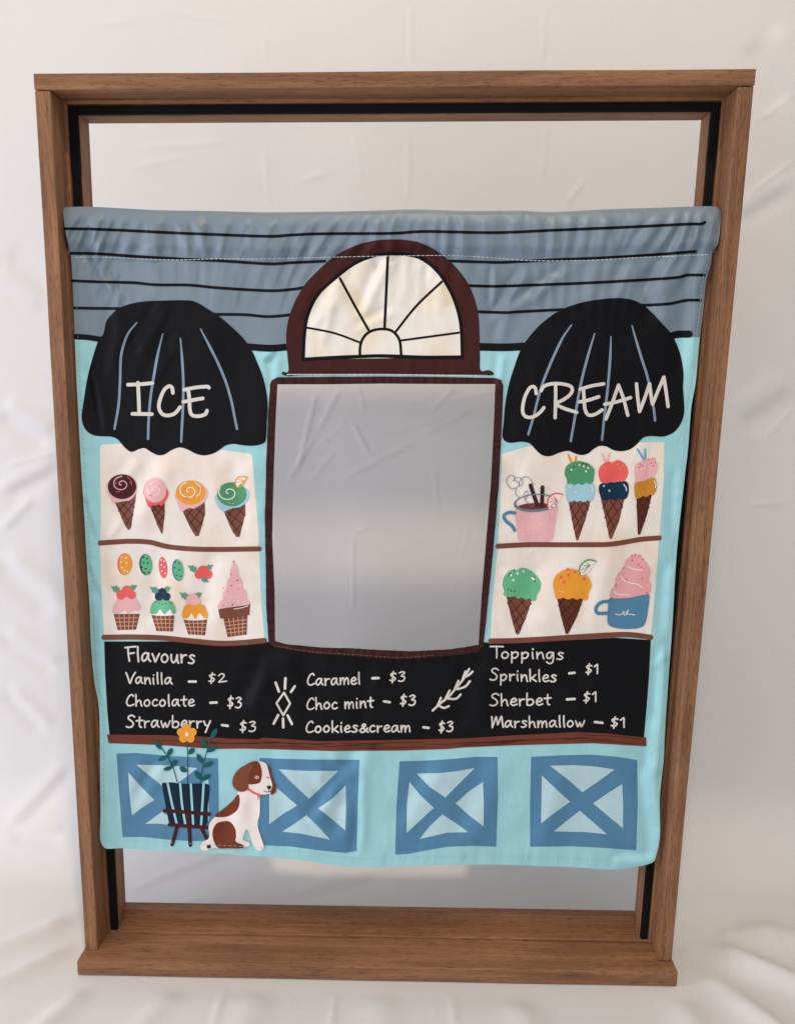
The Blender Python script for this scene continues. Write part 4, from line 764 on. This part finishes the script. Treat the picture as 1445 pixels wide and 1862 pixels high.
# --- pot plant and puppy
pot = shape('plant_pot_print', [blob(ZL((347, 378), (365, 371), (400, 368), (440, 374), (500, 376), (560, 374), (590, 376), (606, 390), (604, 440), (597, 500), (588, 600), (500, 604), (398, 600), (375, 540), (362, 470)), 3)], POT, 4, label='dark striped plant pot on a maroon stand')
lines('stripe', [ZL(*s) for s in (((378, 375), (398, 470), (426, 590)), ((446, 374), (455, 480), (474, 598)), ((504, 378), (510, 480), (517, 600)), ((574, 376), (568, 480), (560, 600)))], 4.0, LBLUE, 5, pot)
lines('stand', [ZL((362, 522), (480, 530), (606, 542)), ZL((388, 598), (480, 606), (596, 614)), ZL((430, 605), (416, 660), (402, 708)), ZL((488, 540), (496, 630), (502, 712)), ZL((565, 622), (582, 655), (600, 690))], 6.6, fab(72, 32, 34), 6, pot)
lines('stem', [ZL((485, 150), (488, 260), (487, 372)), ZL((325, 160), (370, 215), (405, 280), (430, 365)), ZL((632, 85), (600, 170), (580, 240), (565, 310), (556, 372))], 1.7, TEAL, 7, pot)
def leaf2(cx, cy, l, wd, a):
    c = np.array(ZL((cx, cy))[0]); d = np.array([math.cos(a), math.sin(a)]); n = np.array([-d[1], d[0]])
    q = [c-d*l, c-d*l*.4+n*wd*.85, c+d*l*.25+n*wd, c+d*l*.8+n*wd*.5, c+d*l, c+d*l*.8-n*wd*.5, c+d*l*.25-n*wd, c-d*l*.4-n*wd*.85]
    shape('leaf', [blob([tuple(x) for x in q], 3)], TEAL, 8, pot, grid=0)
for cx, cy, l, wd, deg in ((327, 163, 10, 4.4, 55), (390, 202, 8.5, 4.4, -60), (349, 236, 8.5, 4, -25), (412, 264, 8.5, 4.6, -45), (379, 291, 8.5, 3.8, -15), (508, 196, 7.5, 4.8, -45), (463, 296, 8, 4.8, 30), (630, 100, 11.5, 4.4, -58), (575, 152, 10, 4.4, 65), (620, 186, 10.5, 4.4, -28), (553, 236, 10, 4.4, 58), (601, 269, 10, 4.4, -25), (544, 328, 9.5, 4.4, 50), (587, 340, 10, 4.4, -28)):
    leaf2(cx, cy, l, wd, math.radians(deg))
fl = shape('flower_print', [zell(ZL, 483 + 33*math.cos(a), 101 + 31*math.sin(a), 23, 23) for a in (math.radians(-90 + 72*k) for k in range(5))] + [zell(ZL, 483, 101, 24, 24)], ORANGE, 8, grid=0)
shape('flower_centre', [zell(ZL, 483, 103, 11, 12)], fab(248, 224, 180), 9, fl, grid=0)
dog = shape('dog_print', [blob(ZL((768, 395), (800, 405), (850, 425), (878, 440), (882, 490), (880, 545), (868, 595), (885, 660), (903, 712), (900, 732), (880, 740), (850, 722), (835, 680), (818, 632), (806, 624), (792, 660), (790, 682), (815, 690), (828, 706), (815, 718), (780, 722), (700, 730), (645, 726), (615, 728), (590, 740), (565, 738), (556, 715), (570, 690), (598, 678), (606, 655), (602, 610), (618, 575), (660, 535), (715, 495), (750, 450)), 3)], MILK, 7, label='brown and white puppy sitting with a red collar')
shape('patch', [blob(ZL((680, 580), (718, 582), (746, 618), (752, 660), (750, 690), (788, 708), (792, 722), (775, 728), (715, 728), (655, 725), (628, 680), (624, 630), (645, 592)), 3)], RUST, 8, dog, label='brown haunch')
shape('patch', [blob(ZL((762, 432), (772, 470), (757, 518), (712, 550), (662, 557), (636, 549), (685, 510), (735, 465)), 3)], RUST, 8, dog, label='brown patch on the back')
shape('tail_tip', [zell(ZL, 603, 718, 13, 11)], CHOC, 8, dog, grid=0)
shape('head', [blob(ZL((830, 275), (868, 253), (905, 257), (925, 280), (938, 330), (956, 385), (952, 415), (925, 430), (880, 432), (835, 410), (815, 370)), 3)], MILK, 8, dog)
shape('face_patch', [blob(ZL((872, 253), (830, 258), (800, 280), (805, 340), (822, 375), (850, 376), (882, 366), (893, 330), (890, 290)), 3)], RUST, 9, dog)
shape('ear', [blob(ZL((838, 262), (790, 278), (752, 310), (733, 350), (735, 385), (760, 412), (785, 417), (808, 410), (820, 385), (822, 330), (840, 290)), 3)], fab(128, 66, 42), 10, dog)
shape('ear', [blob(ZL((922, 272), (938, 290), (952, 340), (970, 395), (966, 422), (945, 434), (940, 415), (950, 385), (936, 330)), 3)], RUST, 9, dog)
shape('eye', [zell(ZL, 866, 338, 14, 9, .3)], fab(236, 206, 190), 10, dog, grid=0)
lines('eyelash', [ZL((855, 332), (868, 338), (878, 348)), ZL((918, 335), (928, 342), (936, 340))], 1.1, CHOC, 11, dog)
shape('nose', [blob(ZL((920, 388), (932, 383), (944, 388), (940, 400), (931, 405), (924, 398)), 2)], POT, 11, dog, grid=0)
lines('mouth', [ZL((932, 405), (930, 416), (915, 418), (905, 410)), ZL((930, 416), (942, 414))], 1.1, CHOC, 11, dog)
lines('collar', [ZL((820, 402), (848, 422), (884, 436))], 3.6, CORAL, 10, dog)
lines('tag', [ZL((872, 440), (874, 456))], 2.0, CORAL, 11, dog, smooth=False)

# --- tape bound round the window hole, stitching
def pucker(u, v):
    a = np.where((v > 705) & (v < 1165), v, u)
    return .0010*vnoise(a/7 + (u+v)*.02, v*0 + 2, 41) + .0006*vnoise(a/15, u*0 + 8, 42)
shape('window_binding', [lin(HOLE_OUT, True, 4)], fab(62, 30, 30), 0, holes=[HOLE_CUT], cut=False, grid=3, extra=0.0024, thick=0.0028, relief=pucker)
def stitches(p, dash, gap, wd, mat, layer, label=None, up=0.0):
    q = catmull(p, False, 1.0); fs = []; i = 0
    while i + dash < len(q):
        fs += stroke([tuple(q[i]), tuple(q[i+dash])], wd, False, step=6); i += dash + gap
    o = shape('stitching', fs, mat, layer, grid=0, label=label, extra=up)
    return o
stitches(PX((139, 468), (182, 468), (255, 471), (328, 473), (400, 471), (490, 471), (560, 469), (607, 468), (700, 466), (807, 465), (880, 468), (960, 474), (1063, 474), (1154, 469), (1230, 466), (1288, 463)), 5, 3, 1.2, STITCH, 12)
stitches(ZH((165, 66), (400, 66), (700, 66), (1000, 69), (1270, 74)), 8, 2, 1.8, STITCH, 12)
stitches([(u+7, v) for u, v in LEFT[::-1][3:]], 3, 6, .8, fab(124, 164, 168), 12)
stitches([(u-8, v) for u, v in RIGHT[3:-3]], 5, 3, 1.0, fab(176, 196, 198), 12)
stitches([(u, v-17) for u, v in BOT[1:-1]], 4, 5, .8, fab(148, 200, 206), 12)
stitches(ZH((1000, 1663), (800, 1676), (550, 1660), (300, 1643), (110, 1612)), 5, 3, 1.0, fab(120, 84, 76), 14, up=.0016)

# tension rod that carries the curtain, hidden in its pocket
def rod():
    x0, z0 = ray_y(118, 415, YC+.003); x1, z1 = ray_y(1306, 412, YC+.003)
    zc = (float(z0)+float(z1))/2 + .008
    a = Vector((T + RACK*zc + .0008, YC+.003, zc)); b = Vector((FW - T + RACK*zc - .0008, YC+.003, zc))
    bm = bmesh.new()
    bmesh.ops.create_cone(bm, segments=20, radius1=.0055, radius2=.0055, depth=(b-a).length, cap_ends=True)
    bmesh.ops.rotate(bm, verts=bm.verts, matrix=Matrix.Rotation(math.pi/2, 3, 'Y'))
    me = bpy.data.meshes.new('pocket_rod'); bm.to_mesh(me); bm.free(); me.shade_smooth()
    o = link('pocket_rod', me, SEAL, curtain); o.location = (a+b)/2 - CLOC
rod()
